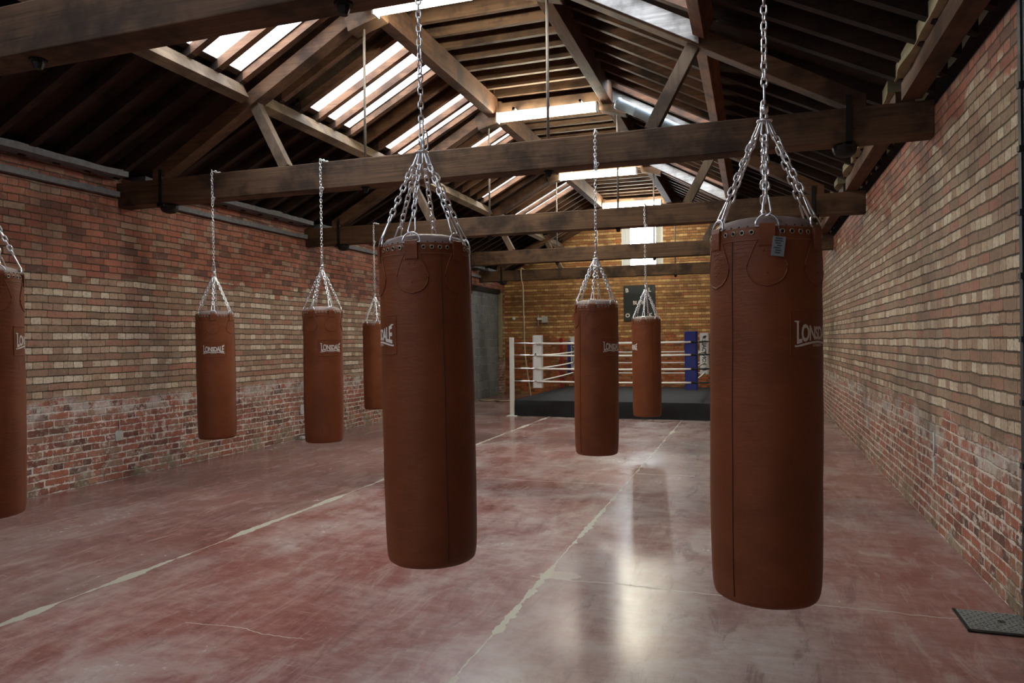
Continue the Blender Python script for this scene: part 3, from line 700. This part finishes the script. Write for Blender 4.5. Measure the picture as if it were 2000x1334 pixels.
def make_bag(side_tag=False):
    root = empty('punchbag', (0, 0, 0), None, 'punchbag')
    # leather body
    prof = [(0, 0.004), (0.08, 0.002), (0.14, 0.003), (0.170, 0.005), (0.179, 0.012), (0.1835, 0.026), (0.1865, 0.05)]
    zz = 0.08
    while zz < 1.28: prof.append((body_r(zz), zz)); zz += 0.035
    prof += [(0.189, 1.285), (0.188, 1.302), (0.185, 1.306), (0.181, 1.302), (0.179, 1.28)]
    MB().lathe(prof, 96, wob=0.0022).build('bag_body', M['leather'], root, smooth=True)
    MB().lathe([(0.180, 1.285), (0.180, 1.300), (0.174, 1.322), (0.160, 1.338), (0.12, 1.350), (0.06, 1.354), (0, 1.355)], 64, wob=0.003).build('top_cover', M['cap'], root, smooth=True)
    # laced rim with its eyelets
    lc = MB(); ne = 36
    for k in range(ne):
        a = 2*pi*k/ne + 0.087
        for zq in (1.288,):
            c = onbag(a, zq, 0.0012); u = Vector((-sin(a), cos(a), 0)); v = Vector((0, 0, 1))
            lc.tube([c + u*(0.0074*cos(t)) + v*(0.0074*sin(t)) for t in [2*pi*j/10 for j in range(10)]], 0.0021, 5, closed=True, up=(cos(a), sin(a), 0))
    lc.build('eyelet_ring', M['brass'], root, smooth=True)
    hl = MB()
    for k in range(ne):
        a = 2*pi*k/ne + 0.087; c = onbag(a, 1.288, 0.0010); u = Vector((-sin(a), cos(a), 0)); v = Vector((0, 0, 1))
        hl.bm.faces.new([hl.bm.verts.new(c + u*(0.0066*cos(t)) + v*(0.0066*sin(t))) for t in [2*pi*j/10 for j in range(10)]])
    # lacing cord zigzag over the rim
    pts = []
    for k in range(ne*2):
        a = 2*pi*k/(ne*2) + 0.087
        pts.append(onbag(a, 1.288, 0.002) if k % 2 == 0 else Vector((0.178*cos(a), 0.178*sin(a), 1.312)))
    hl.tube(pts, 0.0022, 5, closed=True)
    hl.build('lacing', M['dark_hole'], root)
    rm = MB()
    for zq, rr in ((1.262, 0.0016), (1.3045, 0.003)):
        rm.tube([onbag(2*pi*j/72, zq, 0.001 if zq < 1.3 else -0.003) for j in range(72)], rr, 6, closed=True)
    rm.build('rim_piping', M['leather_rim'], root, smooth=True)
    # side seams and bottom seam
    for sgn in (1, -1):
        a = -pi/2 + sgn*radians(96); sm = MB()
        sm.tube([onbag(a, 0.03 + 1.23*j/50, 0.0004) for j in range(51)], 0.0021, 6); sm.build('seam', M['leather_dark'], root, smooth=True)
    # six reinforcement patches, ring tabs, rings, hooks and chains
    AP = Vector((0, 0, 1.712)); LEGS = []
    for k in range(6):
        a = -pi/2 + pi/3*k
        # patch: wraps the curve of the bag, narrow top and round foot
        pz0, pz1 = 1.105, 1.262; nr, nc = 16, 8; pb = MB(); grid = []
        def half(t):            # t 0 foot .. 1 top
            if t < 0.42: return 0.066*sqrt(max(0.0, 1-((0.42-t)/0.42)**2))
            return 0.066 - 0.036*((t-0.42)/0.58)**1.3
        edge = []
        for i in range(nr+1):
            t = i/nr; z = pz0 + (pz1-pz0)*t; hw = max(half(t), 0.002); row = []
            for j in range(nc+1):
                s_ = -hw + 2*hw*j/nc; inset = 0.0022
                row.append(pb.bm.verts.new(onbag(a + s_/BR, z, inset)))
            grid.append(row); 
        for i in range(nr):
            for j in range(nc): pb.bm.faces.new((grid[i][j], grid[i][j+1], grid[i+1][j+1], grid[i+1][j]))
        outl = [onbag(a - max(half(i/nr), 0.002)/BR, pz0+(pz1-pz0)*i/nr, 0.0012) for i in range(nr, -1, -1)] + [onbag(a + max(half(i/nr), 0.002)/BR, pz0+(pz1-pz0)*i/nr, 0.0012) for i in range(nr+1)]
        pb.tube(outl, 0.0028, 6)
        for rz_, ra in ((1.225, -0.06), (1.225, 0.06), (1.15, 0.0)):
            c = onbag(a + ra, rz_, 0.003); u = Vector((-sin(a), cos(a), 0)); nn = Vector((cos(a), sin(a), 0))
            ring0 = [pb.bm.verts.new(c + u*(0.0045*cos(t)) + Vector((0, 0, 0.0045*sin(t)))) for t in [2*pi*j/8 for j in range(8)]]
            apx = pb.bm.verts.new(c + nn*0.003)
            for j in range(8): pb.bm.faces.new((ring0[j], ring0[(j+1) % 8], apx))
        pb.build('reinforcement_patch', M['leather'], root, smooth=True)
        # tab
        u = Vector((-sin(a), cos(a), 0)); nn = Vector((cos(a), sin(a), 0)); tb = MB(); W = 0.026
        prof2 = [(0.004, 1.238), (0.0075, 1.243), (0.0085, 1.26), (0.0095, 1.300), (0.007, 1.314), (0.0, 1.318), (-0.006, 1.312), (-0.007, 1.290), (0.0005, 1.285), (0.001, 1.238)]
        L_, R_ = [], []
        for off, z in prof2:
            for lst, sg in ((L_, -1), (R_, 1)):
                base = onbag(a + sg*W/BR, min(z, 1.29)); base.z = z; lst.append(tb.bm.verts.new(base + nn*off))
        m = len(prof2)
        for j in range(m): tb.bm.faces.new((L_[j], L_[(j+1) % m], R_[(j+1) % m], R_[j]))
        tb.bm.faces.new(L_[::-1]); tb.bm.faces.new(R_)
        tb.build('ring_tab', M['leather'], root, smooth=False)
        # D ring standing over the tab
        c = nn*0.188 + Vector((0, 0, 1.308)); dr = MB(); upv = (Vector((0, 0, 1)) - nn*0.18).normalized()
        ppts = [c + u*(0.037*cos(pi*j/14)) + upv*(0.041*sin(pi*j/14)) for j in range(15)] + [c - u*0.0115, c + u*0.0115]
        dr.tube(ppts, 0.0033, 6, closed=True, up=nn); dr.build('d_ring', M['chrome'], root, smooth=True)
        p0 = c + upv*0.041 - Vector((0, 0, 0.006)); tgt = AP + nn*0.016; dv = (tgt - p0).normalized()
        hk = MB(); hook(hk, p0, p0 + dv*0.082, u.lerp(nn, 0.35*((k % 3)-1)) if k % 2 else u); hk.build('snap_hook', M['chrome'], root, smooth=True)
        q1 = tgt - dv*0.070
        cm = MB(); chain(cm, [p0 + dv*0.079, q1 + dv*0.003], twist=0.12*((k % 3)-1)); cm.build('leg_chain', M['chrome'], root, smooth=True)
        hk = MB(); hook(hk, q1, tgt + dv*0.004, u, 0.012, 0.007, 0.0036); hk.build('snap_hook', M['chrome'], root, smooth=True)
    # gathering ring, swivel and upper hooks
    sw = MB()
    sw.tube([AP + Vector((0.024*cos(t), 0.024*sin(t), 0.002)) for t in [2*pi*j/16 for j in range(16)]], 0.0042, 7, closed=True)
    sw.tube([AP + Vector((0.021*cos(t), 0.0, 0.016+0.021*sin(t))) for t in [2*pi*j/14 for j in range(14)]], 0.004, 7, closed=True, up=(0, 1, 0))
    sw.lathe([(0, 0.030), (0.010, 0.030), (0.014, 0.036), (0.014, 0.056), (0.009, 0.062), (0, 0.062)], 12, AP)
    hook(sw, AP + Vector((0, 0, 0.058)), AP + Vector((0, 0, 0.135)), Vector((1, 0.5, 0)), 0.014, 0.009, 0.004)
    hook(sw, AP + Vector((0.012, 0.01, 0.01)), AP + Vector((0.016, 0.012, 0.085)), Vector((0.2, 1, 0)), 0.012, 0.008, 0.0036)
    sw.build('swivel', M['chrome'], root, smooth=True)
    return root

bagA = make_bag()
# printed name, bowed like the maker's emblem, wrapped round the leather
def logo_mesh():
    b, (x0, x1, y0, y1) = text_bm('LONSDALE', 1.0, 0.032, 0.0, 0.90)
    bmesh.ops.subdivide_edges(b.bm, edges=[e for e in b.bm.edges if e.calc_length() > 0.25], cuts=2, use_grid_fill=False)
    Wd = 0.205
    hgt = lambda s: 0.023 + 0.016*abs(s/(Wd/2))**1.8
    def place(s, zc): 
        return onbag(-pi/2 + s/BR, zc, 0.0012)
    ZC = 0.945
    for v in b.bm.verts:
        s_ = ((v.co.x-x0)/(x1-x0) - 0.5)*Wd; tt = (v.co.y-y0)/(y1-y0)*2 - 1
        zz = ZC + tt*hgt(s_); v.co = place(s_, zz)
    # bowed underline joining the first and last letters
    n = 30; A, B = [], []
    for i in range(n+1):
        s_ = -Wd/2*1.06 + Wd*1.06*i/n; lo = ZC - hgt(s_) - 0.0035; th = 0.0075 if abs(s_) < Wd/2*0.9 else 0.0045
        A.append(b.bm.verts.new(place(s_, lo))); B.append(b.bm.verts.new(place(s_, lo - th)))
    for i in range(n): b.bm.faces.new((A[i], A[i+1], B[i+1], B[i]))
    # flared feet and heads of the end letters
    for sg in (-1, 1):
        for zz, hh in ((ZC + hgt(Wd/2) - 0.001, 0.006), (ZC - hgt(Wd/2) - 0.006, 0.006)):
            q = [place(sg*Wd/2*0.90, zz-hh*0.3), place(sg*Wd/2*1.07, zz-hh*0.3), place(sg*Wd/2*1.09, zz+hh*0.5), place(sg*Wd/2*0.93, zz+hh*0.5)]
            b.bm.faces.new([b.bm.verts.new(p) for p in q])
    fr_ = [onbag(-pi/2 + s_/BR, z_, 0.0006) for s_, z_ in [(-0.125, 0.875)] + [(-0.125+0.25*i/12, 0.865) for i in range(13)] + [(0.125, 0.875), (0.125, 1.01)] + [(0.125-0.25*i/12, 1.02) for i in range(13)] + [(-0.125, 1.01)]]
    MB().tube(fr_, 0.0017, 5, closed=True).build('stitched_panel', M['leather'], bagA, smooth=True)
    # small second line
    c, (a0, a1, c0, c1) = text_bm('LONDON', 1.0, 0.012, 0.0, 1.0, 2)
    for v in c.bm.verts:
        s_ = ((v.co.x-a0)/(a1-a0) - 0.5)*0.062; tt = (v.co.y-c0)/(c1-c0)
        v.co = place(s_, ZC - 0.046 + tt*0.0095)
    me = bpy.data.meshes.new('x'); c.bm.to_mesh(me); c.bm.free(); b.bm.from_mesh(me); bpy.data.meshes.remove(me)
    return b
logo_mesh().build('logo_print', M['print'], bagA)

def add_hanger(bag, ztop, ybeam0, ydepth):
    "main chain up the face of the tie beam, over its top and down behind (local coordinates)"
    m = MB()
    z0 = 1.712 + 0.128
    pts = [(0, 0, z0), (0, 0, ztop+0.012), (0, ybeam0+0.012, ztop+0.020), (0, ybeam0+ydepth+0.02, ztop+0.02), (0.01, ybeam0+ydepth+0.02, ztop-0.24)]
    chain(m, pts, twist=0.10)
    m.build('hanging_chain', M['chrome'], bag, smooth=True)
    h = MB(); zb = ztop - 0.30
    hook(h, (0.004, -0.002, zb-0.035), (0.006, -0.002, zb+0.045), Vector((1, 0.2, 0)), 0.013, 0.009, 0.0034)
    chain(h, [(0.012, -0.004, zb), (0.030, -0.004, zb+0.03)], pitch=0.024)
    h.build('snap_hook', M['chrome'], bag, smooth=True)

bags = [  # x, y, base z, azimuth offset of the print from the viewer, lean, label
    (0.033, 2.76, 0.575, 62, 0.006, 'large brown leather punchbag at right with a small grey card tag by its rim'),
    (-1.292, 2.76, 0.590, -76, -0.018, 'large brown leather punchbag left of centre, hiding the left side of the boxing ring'),
    (-3.94, 2.76, 0.585, 83, -0.010, 'brown leather punchbag cut off by the left edge of the photo'),
    (-5.405, 6.22, 0.505, -6, -0.014, 'punchbag in front of the left wall with its white name print facing forward'),
    (-4.09, 6.22, 0.515, 25, -0.006, 'middle-row punchbag with white print turned right, hung from the big beam near its left end'),
    (-1.318, 6.22, 0.505, 50, 0.004, 'middle-distance punchbag directly in front of the boxing ring, its print at right edge'),
    (-5.50, 9.79, 0.485, 70, -0.010, 'small far punchbag half hidden behind the large bag left of centre'),
    (-1.376, 9.79, 0.470, -71, -0.004, 'smallest whole punchbag, hanging in front of the black sign and ring'),
]
roots = []
for i, (x, y, z, th, lean, lab) in enumerate(bags):
    r = bagA if i == 0 else copy_tree(bagA)
    az = atan2(-y, -x) + radians(th)
    r.location = (x, y, z); r['label'] = lab; r['group'] = 'leather punchbags hanging from the tie beams'
    rz = az + pi/2
    r.rotation_mode = 'XYZ'
    mw = Matrix.Rotation(lean, 4, 'Y') @ Matrix.Rotation(rz, 4, 'Z')
    r.rotation_euler = mw.to_euler('XYZ')
    roots.append((r, rz, z, y))
for r, rz, z, y in roots:       # the hangers cross the beams square-on, so each is built in its bag's own turned frame
    ztop = BEAM_Z1 - z
    ty = min(TRUSS_Y, key=lambda q: abs(q-y))
    n0 = set(bpy.data.objects)
    add_hanger(r, ztop, ty - y, TW)
    for o in set(bpy.data.objects) - n0: o.data.transform(Matrix.Rotation(-rz, 4, 'Z'))
# card tag on the nearest bag
r, rz, z, y = roots[0]
tg = MB(); az = atan2(-2.76, -0.033) + radians(12) - rz
u = Vector((-sin(az), cos(az), 0)); nn = Vector((cos(az), sin(az), 0)); c = nn*0.203 + Vector((0, 0, 1.235))
dn = (Vector((0, 0, 1)) + u*0.12).normalized(); rt = (u - dn*u.dot(dn)).normalized()
vs = []
for off in (0, 0.002):
    vs.append([tg.bm.verts.new(c + rt*(0.021*i) + dn*(0.033*j) + nn*off) for i, j in ((-1, -1), (1, -1), (1, 1), (-1, 1))])
tg.bm.faces.new(vs[0][::-1]); tg.bm.faces.new(vs[1])
for j in range(4): tg.bm.faces.new((vs[0][j], vs[0][(j+1) % 4], vs[1][(j+1) % 4], vs[1][j]))
tg.tube([c + dn*0.030 + nn*0.002, c + dn*0.05 + nn*0.001, nn*0.195 + Vector((0, 0, 1.31))], 0.001, 5)
tago = tg.build('hang_tag', M['tag'], r, label='small grey card tag')
ti = MB(); random.seed(3)
for j in range(7):
    zz = -0.024 + j*0.008; wj = 0.008 + 0.006*random.random(); sx = random.uniform(-0.004, 0.004)
    q = [c + rt*(sx-wj) + dn*zz, c + rt*(sx+wj) + dn*zz, c + rt*(sx+wj*0.8) + dn*(zz+0.004), c + rt*(sx-wj*0.9) + dn*(zz+0.005)]
    ti.bm.faces.new([ti.bm.verts.new(p + nn*0.0027) for p in q])
ti.build('tag_print', M['tag_ink'], tago)

# ------------------------------------------------------------------ boxing ring
RX = (-4.62, -0.62); RYY = (13.72, 18.35); RZ = 0.32
org = ((RX[0]+RX[1])/2, (RYY[0]+RYY[1])/2, 0)
ring = empty('boxing_ring', org, 'low black boxing ring with white ropes before the far wall', 'boxing ring')
MB().box(RX[0]+0.02, RX[1]-0.02, RYY[0]+0.02, RYY[1]-0.02, RZ-0.05, RZ).build('canvas', M['ring_mat'], ring, org, bevel=0.02)
ap = MB()       # apron cloth with soft folds down to the floor
per = []
for (xa, ya), (xb, yb) in (((RX[0], RYY[0]), (RX[1], RYY[0])), ((RX[1], RYY[0]), (RX[1], RYY[1])), ((RX[1], RYY[1]), (RX[0], RYY[1])), ((RX[0], RYY[1]), (RX[0], RYY[0]))):
    L = sqrt((xb-xa)**2+(yb-ya)**2); n = int(L/0.06)
    for i in range(n): per.append((xa+(xb-xa)*i/n, ya+(yb-ya)*i/n, (yb-ya)/L, -(xb-xa)/L))
rows = []
for lv, zz in enumerate((RZ-0.004, RZ-0.03, 0.16, 0.0)):
    rows.append([ap.bm.verts.new((x + nx*(0.012*lv*noise.noise(Vector((x*3, yy*3, lv*0.4))) + 0.004*lv), yy + ny*(0.02*lv*noise.noise(Vector((x*3, yy*3, lv*0.4))) + 0.004*lv), zz)) for x, yy, nx, ny in per])
for A, B in zip(rows, rows[1:]):
    for i in range(len(A)): ap.bm.faces.new((A[i], A[(i+1) % len(A)], B[(i+1) % len(A)], B[i]))
ap.build('apron', M['black_cloth'], ring, org, smooth=True)
posts = [(-4.62, 13.69, 'white_paint', 'white steel corner post'), (-0.62, 13.69, 'white_paint', None), (-4.80, 18.3, 'red_vinyl', 'red corner post'), (-0.62, 18.3, 'blue_vinyl', 'blue corner post')]
for x, y, m, lab in posts:
    MB().box(x-0.04, x+0.04, y-0.04, y+0.04, 0, 1.58).build('corner_post', M[m], ring, org, bevel=0.008, label=lab)
MB().box(-4.72, -4.52, 13.60, 13.78, 0, 0.015).build('foot_plate', M['white_paint'], ring, org)
HT = (0.695, 0.95, 1.215, 1.455)
pads = [(-4.13, 13.86, 45, 0.20, 0.56, 1.62, 'white_vinyl', 'plain white corner pad'), (-1.12, 13.86, -45, 0.24, 0.56, 1.66, 'blue_vinyl', 'blue corner pad'),
        (-4.36, 17.86, 135, 0.20, 0.72, 1.60, 'white_vinyl', 'white corner pad with red ends and lettering'), (-1.13, 17.86, 225, 0.22, 0.66, 1.66, 'white_vinyl', 'white corner pad with black lettering')]
padmb = {}
for i, (x, y, ang, wd, z0, z1, m, lab) in enumerate(pads):
    p = MB(); wd2 = wd/2; nseg = 10
    a = radians(ang) if i > 1 else 0
    c_, s_ = cos(0), sin(0)
    rr = 0.045
    prof3 = [(-wd2+rr*(1-cos(t)) if k == 0 else wd2-rr*(1-cos(t)), 0) for k in (0, 1) for t in (0,)]
    outline = []
    for (cx, cy, a0) in ((wd2-rr, -0.05+rr, -pi/2), (wd2-rr, 0.05, 0), (-wd2+rr, 0.05, pi/2), (-wd2+rr, -0.05+rr, pi)):
        for t in range(5): outline.append((cx + rr*cos(a0 + pi/2*t/4), cy + rr*sin(a0 + pi/2*t/4)))
    B0 = [p.bm.verts.new((x+q[0], y+q[1], z0)) for q in outline]; B1 = [p.bm.verts.new((x+q[0], y+q[1], z1)) for q in outline]
    n = len(outline)
    for k in range(n): p.bm.faces.new((B0[k], B0[(k+1) % n], B1[(k+1) % n], B1[k]))
    p.bm.faces.new(B0[::-1]); p.bm.faces.new(B1)
    padmb[i] = p.build('corner_pad', M[m], ring, org, smooth=False, label=lab, bevel=0.01)
def pad_text(i, body, x, y, zc, hgt, wid, mat):
    b, (x0, x1, y0, y1) = text_bm(body, 1.0, 0.02, 0.0, 0.9, 2)
    for v in b.bm.verts:
        s = ((v.co.x-x0)/(x1-x0)-0.5)*hgt; t = ((v.co.y-y0)/(y1-y0)-0.5)*wid
        v.co = Vector((x + t, y, zc + s))          # reads upwards
    b.build('lettering', M[mat], padmb[i], org)
pad_text(3, 'LONSDALE', -1.135, 17.86-0.053, 1.20, 0.60, 0.10, 'black_print')
pad_text(2, 'LONSDALE', -4.35, 17.86-0.053, 1.20, 0.42, 0.09, 'black_print')
q = MB()
for zz in (1.56, 0.79):
    for k in range(5): q.box(-1.18+0.02*k*0.5, -1.10+0.006*k, 17.803, 17.806, zz-0.035+0.014*k, zz-0.027+0.015*k)
q.build('emblem', M['black_print'], padmb[3], org)
q = MB(); q.box(-4.465, -4.255, 17.80, 17.92, 1.40, 1.46).box(-4.465, -4.255, 17.80, 17.92, 0.93, 0.97).box(-4.46, -4.26, 17.80, 17.92, 0.70, 0.75)
q.build('red_band', M['red_vinyl'], padmb[2], org)
MB().box(-4.50, -4.42, 17.78, 17.94, 0.66, 1.50).build('blue_edge', M['blue_vinyl'], padmb[2], org, label='dark blue edge of the back left pad')
MB().box(-0.98, -0.90, 17.9, 18.02, 0.6, 1.58).build('corner_pad', M['blue_vinyl'], ring, org, label='blue pad behind the lettered white one')
MB().box(-4.165, -4.145, 13.803, 13.812, 1.22, 1.26).build('emblem', M['black_print'], padmb[0], org)
cor = [(-4.13, 13.86), (-1.12, 13.86), (-1.13, 17.86), (-4.36, 17.86)]
for h in HT:
    for k in range(4):
        (xa, ya), (xb, yb) = cor[k], cor[(k+1) % 4]
        y_off = -0.07 if k == 0 else 0
        pts = []
        for i in range(13):
            t = i/12; pts.append((xa+(xb-xa)*t, ya+(yb-ya)*t+y_off, h - 0.012*sin(pi*t)))
        MB().tube(pts, 0.018, 8).build('rope', M['rope_white'], ring, org, smooth=True)
    for (xa, ya), (xb, yb, _, _) in zip(cor, (posts[0], posts[1], posts[3], posts[2])):
        t = MB(); A = Vector((xa, ya-0.04, h)); B = Vector((xb, yb, h+0.015))
        t.tube([A + (B-A)*q for q in (0, 0.2, 0.25, 0.32, 0.6, 0.68, 0.72, 1)], 0.01, 8, rad=[0.016, 0.016, 0.008, 0.016, 0.016, 0.008, 0.006, 0.006])
        t.build('turnbuckle', M['chrome'] if xa < -4 else M['iron'], ring, org, smooth=True)

# ------------------------------------------------------------------ sign on the far wall
sg = MB().box(-3.35, -2.50, YF-0.035, YF-0.005, 2.03, 2.98).build('sign', M['sign_black'], bevel=0.004)
tag(sg, 'black square sign with white corner letters on the far wall', 'sign')
sg.location = (0, 0, 0)
for ch, x, z, h in (('B', -3.25, 2.80, 0.11), ('L', -2.64, 2.80, 0.11), ('O', -3.24, 2.12, 0.11), ('K', -2.62, 2.12, 0.11), ('BLOK', -2.92, 2.465, 0.10)):
    b, (x0, x1, y0, y1) = text_bm(ch, 1.0, 0.035, 0.0, 0.95, 3)
    s = h/(y1-y0)
    for v in b.bm.verts: v.co = Vector((x + (v.co.x-(x0+x1)/2)*s*1.05, YF-0.037, z + (v.co.y-y0)*s))
    b.build('letter', M['print'], sg)

# ------------------------------------------------------------------ climbing rope from the last beam
rp = MB(); X0 = -5.62; Y0 = 17.44
pts = [(X0-0.01, Y0+0.30, 3.16), (X0, Y0+0.31, 3.33), (X0, Y0+0.05, 3.37), (X0, Y0, 3.30), (X0+0.02, Y0-0.01, 3.05), (X0+0.05, Y0, 2.9), (X0+0.06, Y0, 2.3), (X0+0.09, Y0-0.03, 1.4), (X0+0.14, Y0-0.06, 0.9), (X0+0.24, Y0-0.1, 0.3), (X0+0.26, Y0-0.1, 0.06), (X0+0.2, Y0-0.15, 0.025), (-5.75, 17.0, 0.022), (-6.0, 16.85, 0.022), (-6.2, 17.02, 0.022), (-6.4, 16.88, 0.022), (-6.6, 16.95, 0.022)]
def smooth_path(pts, k=4):
    pts = [Vector(p) for p in pts]; out = []
    for i in range(len(pts)-1):
        p0, p1, p2, p3 = pts[max(i-1, 0)], pts[i], pts[i+1], pts[min(i+2, len(pts)-1)]
        for j in range(k):
            t = j/k; out.append(0.5*((2*p1) + (-p0+p2)*t + (2*p0-5*p1+4*p2-p3)*t*t + (-p0+3*p1-3*p2+p3)*t**3))
    out.append(pts[-1]); return out
rp.tube(smooth_path(pts), 0.019, 8)
rp.build('climbing_rope', M['hemp'], smooth=True, label='pale hemp rope hanging from the last beam and trailing on the floor', cat='rope')

# ------------------------------------------------------------------ small fittings
b = empty('wall_box', (-5.62, YF-0.03, 2.05), 'small white electrical box with a pipe on the far wall', 'electrical box')
org = b.location.copy()
MB().box(-5.66, -5.50, YF-0.06, YF-0.002, 2.02, 2.20).build('box_cover', M['grey_plastic'], b, org, bevel=0.008)
MB().box(-5.78, -5.66, YF-0.10, YF-0.04, 2.10, 2.16).build('bracket', M['white_paint'], b, org, bevel=0.004)
MB().tube([(-5.76, YF-0.07, 1.93), (-5.76, YF-0.07, 2.25)], 0.012, 8).build('pipe', M['grey_plastic'], b, org, smooth=True)
l = MB().lathe([(0, 0), (0.04, 0.0), (0.05, 0.02), (0.045, 0.05), (0.02, 0.07), (0, 0.072)], 16)
for v in l.bm.verts: v.co = Vector((-6.50+v.co.x, YF-0.002-v.co.z, 2.16+v.co.y))
l.build('wall_mounted_fitting', M['white_paint'], smooth=True, label='small round white fitting on the far wall near the left corner', cat='fitting')
def patch(pts_fn, lab, wire, kind='plaster_patch'):
    pass
def wall_patch(side, y, z, w_, h, lab, z2=None):
    x = XL if side == 'L' else XR; s = 1 if side == 'L' else -1
    mb = MB(); n = 14; c = mb.bm.verts.new((x+s*0.012, y, z)); ring0 = []; ring1 = []
    for k in range(n):
        a = 2*pi*k/n; q = 1 + 0.14*noise.noise(Vector((y*3, k*1.7, z)))
        sx = max(-1, min(1, 1.25*cos(a)))*w_/2*q; sz = max(-1, min(1, 1.25*sin(a)))*h/2*q
        ring0.append(mb.bm.verts.new((x+s*0.010, y+sx*0.93, z+sz*0.93))); ring1.append(mb.bm.verts.new((x-s*0.004, y+sx, z+sz)))
    for k in range(n):
        mb.bm.faces.new((c, ring0[k], ring0[(k+1) % n])); mb.bm.faces.new((ring0[k], ring1[k], ring1[(k+1) % n], ring0[(k+1) % n]))
    org = (x, y, z)
    o = mb.build('plaster_patch', M['plaster'], None, org, label=lab, cat='wall patch')
    if z2:
        st = MB(); st.tube([(x+s*0.004, y, z+h*0.4), (x+s*0.004, y+0.006, (z+z2)/2), (x+s*0.004, y, z2)], 0.008, 6)
        st.build('conduit', M['plaster'], o, org, smooth=True, label='thin pale conduit line running up from the patch')
    return o
wall_patch('L', 6.24, 0.485, 0.115, 0.115, 'square white plaster patch low on the left wall with a thin line above', 0.66)
wall_patch('L', 9.69, 0.46, 0.10, 0.16, 'small white patch low on the left wall between two far punchbags')
wall_patch('R', 6.36, 0.50, 0.055, 0.15, 'tall narrow white patch on the right wall under a long pale line', 0.76)
wall_patch('R', 9.86, 0.46, 0.05, 0.14, 'distant tiny white patch low on the right wall')
l = MB().box(-6.76, -6.70, 9.58, 9.66, 0.0, 0.05).build('paper_scrap', M['plaster'], bevel=0.012, label='small white scrap on the floor at the foot of the left wall', cat='scrap')

# steel cover plate set in the floor by the right wall
mh = empty('floor_plate', (1.2, 4.36, 0), 'rectangular steel tread plate in the floor at the foot of the right wall', 'floor plate')
org = (1.2, 4.36, 0); pl = MB(); pl.box(1.035, 1.44, 4.215, 4.50, 0.0, 0.012)
for i in range(16):
    for j in range(11):
        x = 1.05+0.024*i; y = 4.23+0.025*j; a = radians(35 if (i+j) % 2 else -35); dx, dy = 0.009*cos(a), 0.009*sin(a)
        pl.bar((x-dx, y-dy, 0.013), (x+dx, y+dy, 0.013), 0.004, 0.003)
pl.build('tread_plate', M['steel_plate'], mh, org)
MB().lathe([(0.0, 0.0125), (0.016, 0.0125), (0.018, 0.0145)], 14, (1.21, 4.36, 0)).build('lifting_hole', M['dark_hole'], mh, org)
pf = MB().box(1.02, 1.44, 4.195, 4.212, 0, 0.008).box(1.02, 1.034, 4.2, 4.52, 0, 0.008).build('plate_frame', M['iron'], mh, org)
# dark iron column at the near end of the right wall
cmb = MB().box(XR+0.005, XR+0.14, 4.30, 4.385, 0, 3.33).box(XR-0.004, XR+0.02, 4.385, 4.43, 0, 3.33)
for i in range(9): cmb.box(XR-0.02, XR+0.01, 4.36, 4.40, 0.15+i*0.33, 0.18+i*0.33)
cmb.build('iron_column', M['door_steel'], label='dark iron upright at the near end of the right wall', cat='column', kind='thing')

# ------------------------------------------------------------------ world and render settings
wd = bpy.data.worlds.new('world'); SC.world = wd; wd.use_nodes = True
bg = wd.node_tree.nodes.get('Background') or wd.node_tree.nodes.new('ShaderNodeBackground')
bg.inputs[0].default_value = (0.75, 0.85, 1.0, 1); bg.inputs[1].default_value = 1.0
SC.view_settings.view_transform = 'Standard'; SC.view_settings.look = 'None'; SC.view_settings.gamma = 1.0
SC.view_settings.use_curve_mapping = False
SC.view_settings.exposure = 0.3
SC.cycles.use_denoising = True
SC.cycles.max_bounces = 6; SC.cycles.diffuse_bounces = 4; SC.cycles.glossy_bounces = 3
SC.cycles.use_adaptive_sampling = True; SC.cycles.adaptive_threshold = 0.045; SC.cycles.adaptive_min_samples = 16
SC.cycles.caustics_reflective = False; SC.cycles.caustics_refractive = False
SC.cycles.sample_clamp_indirect = 8.0
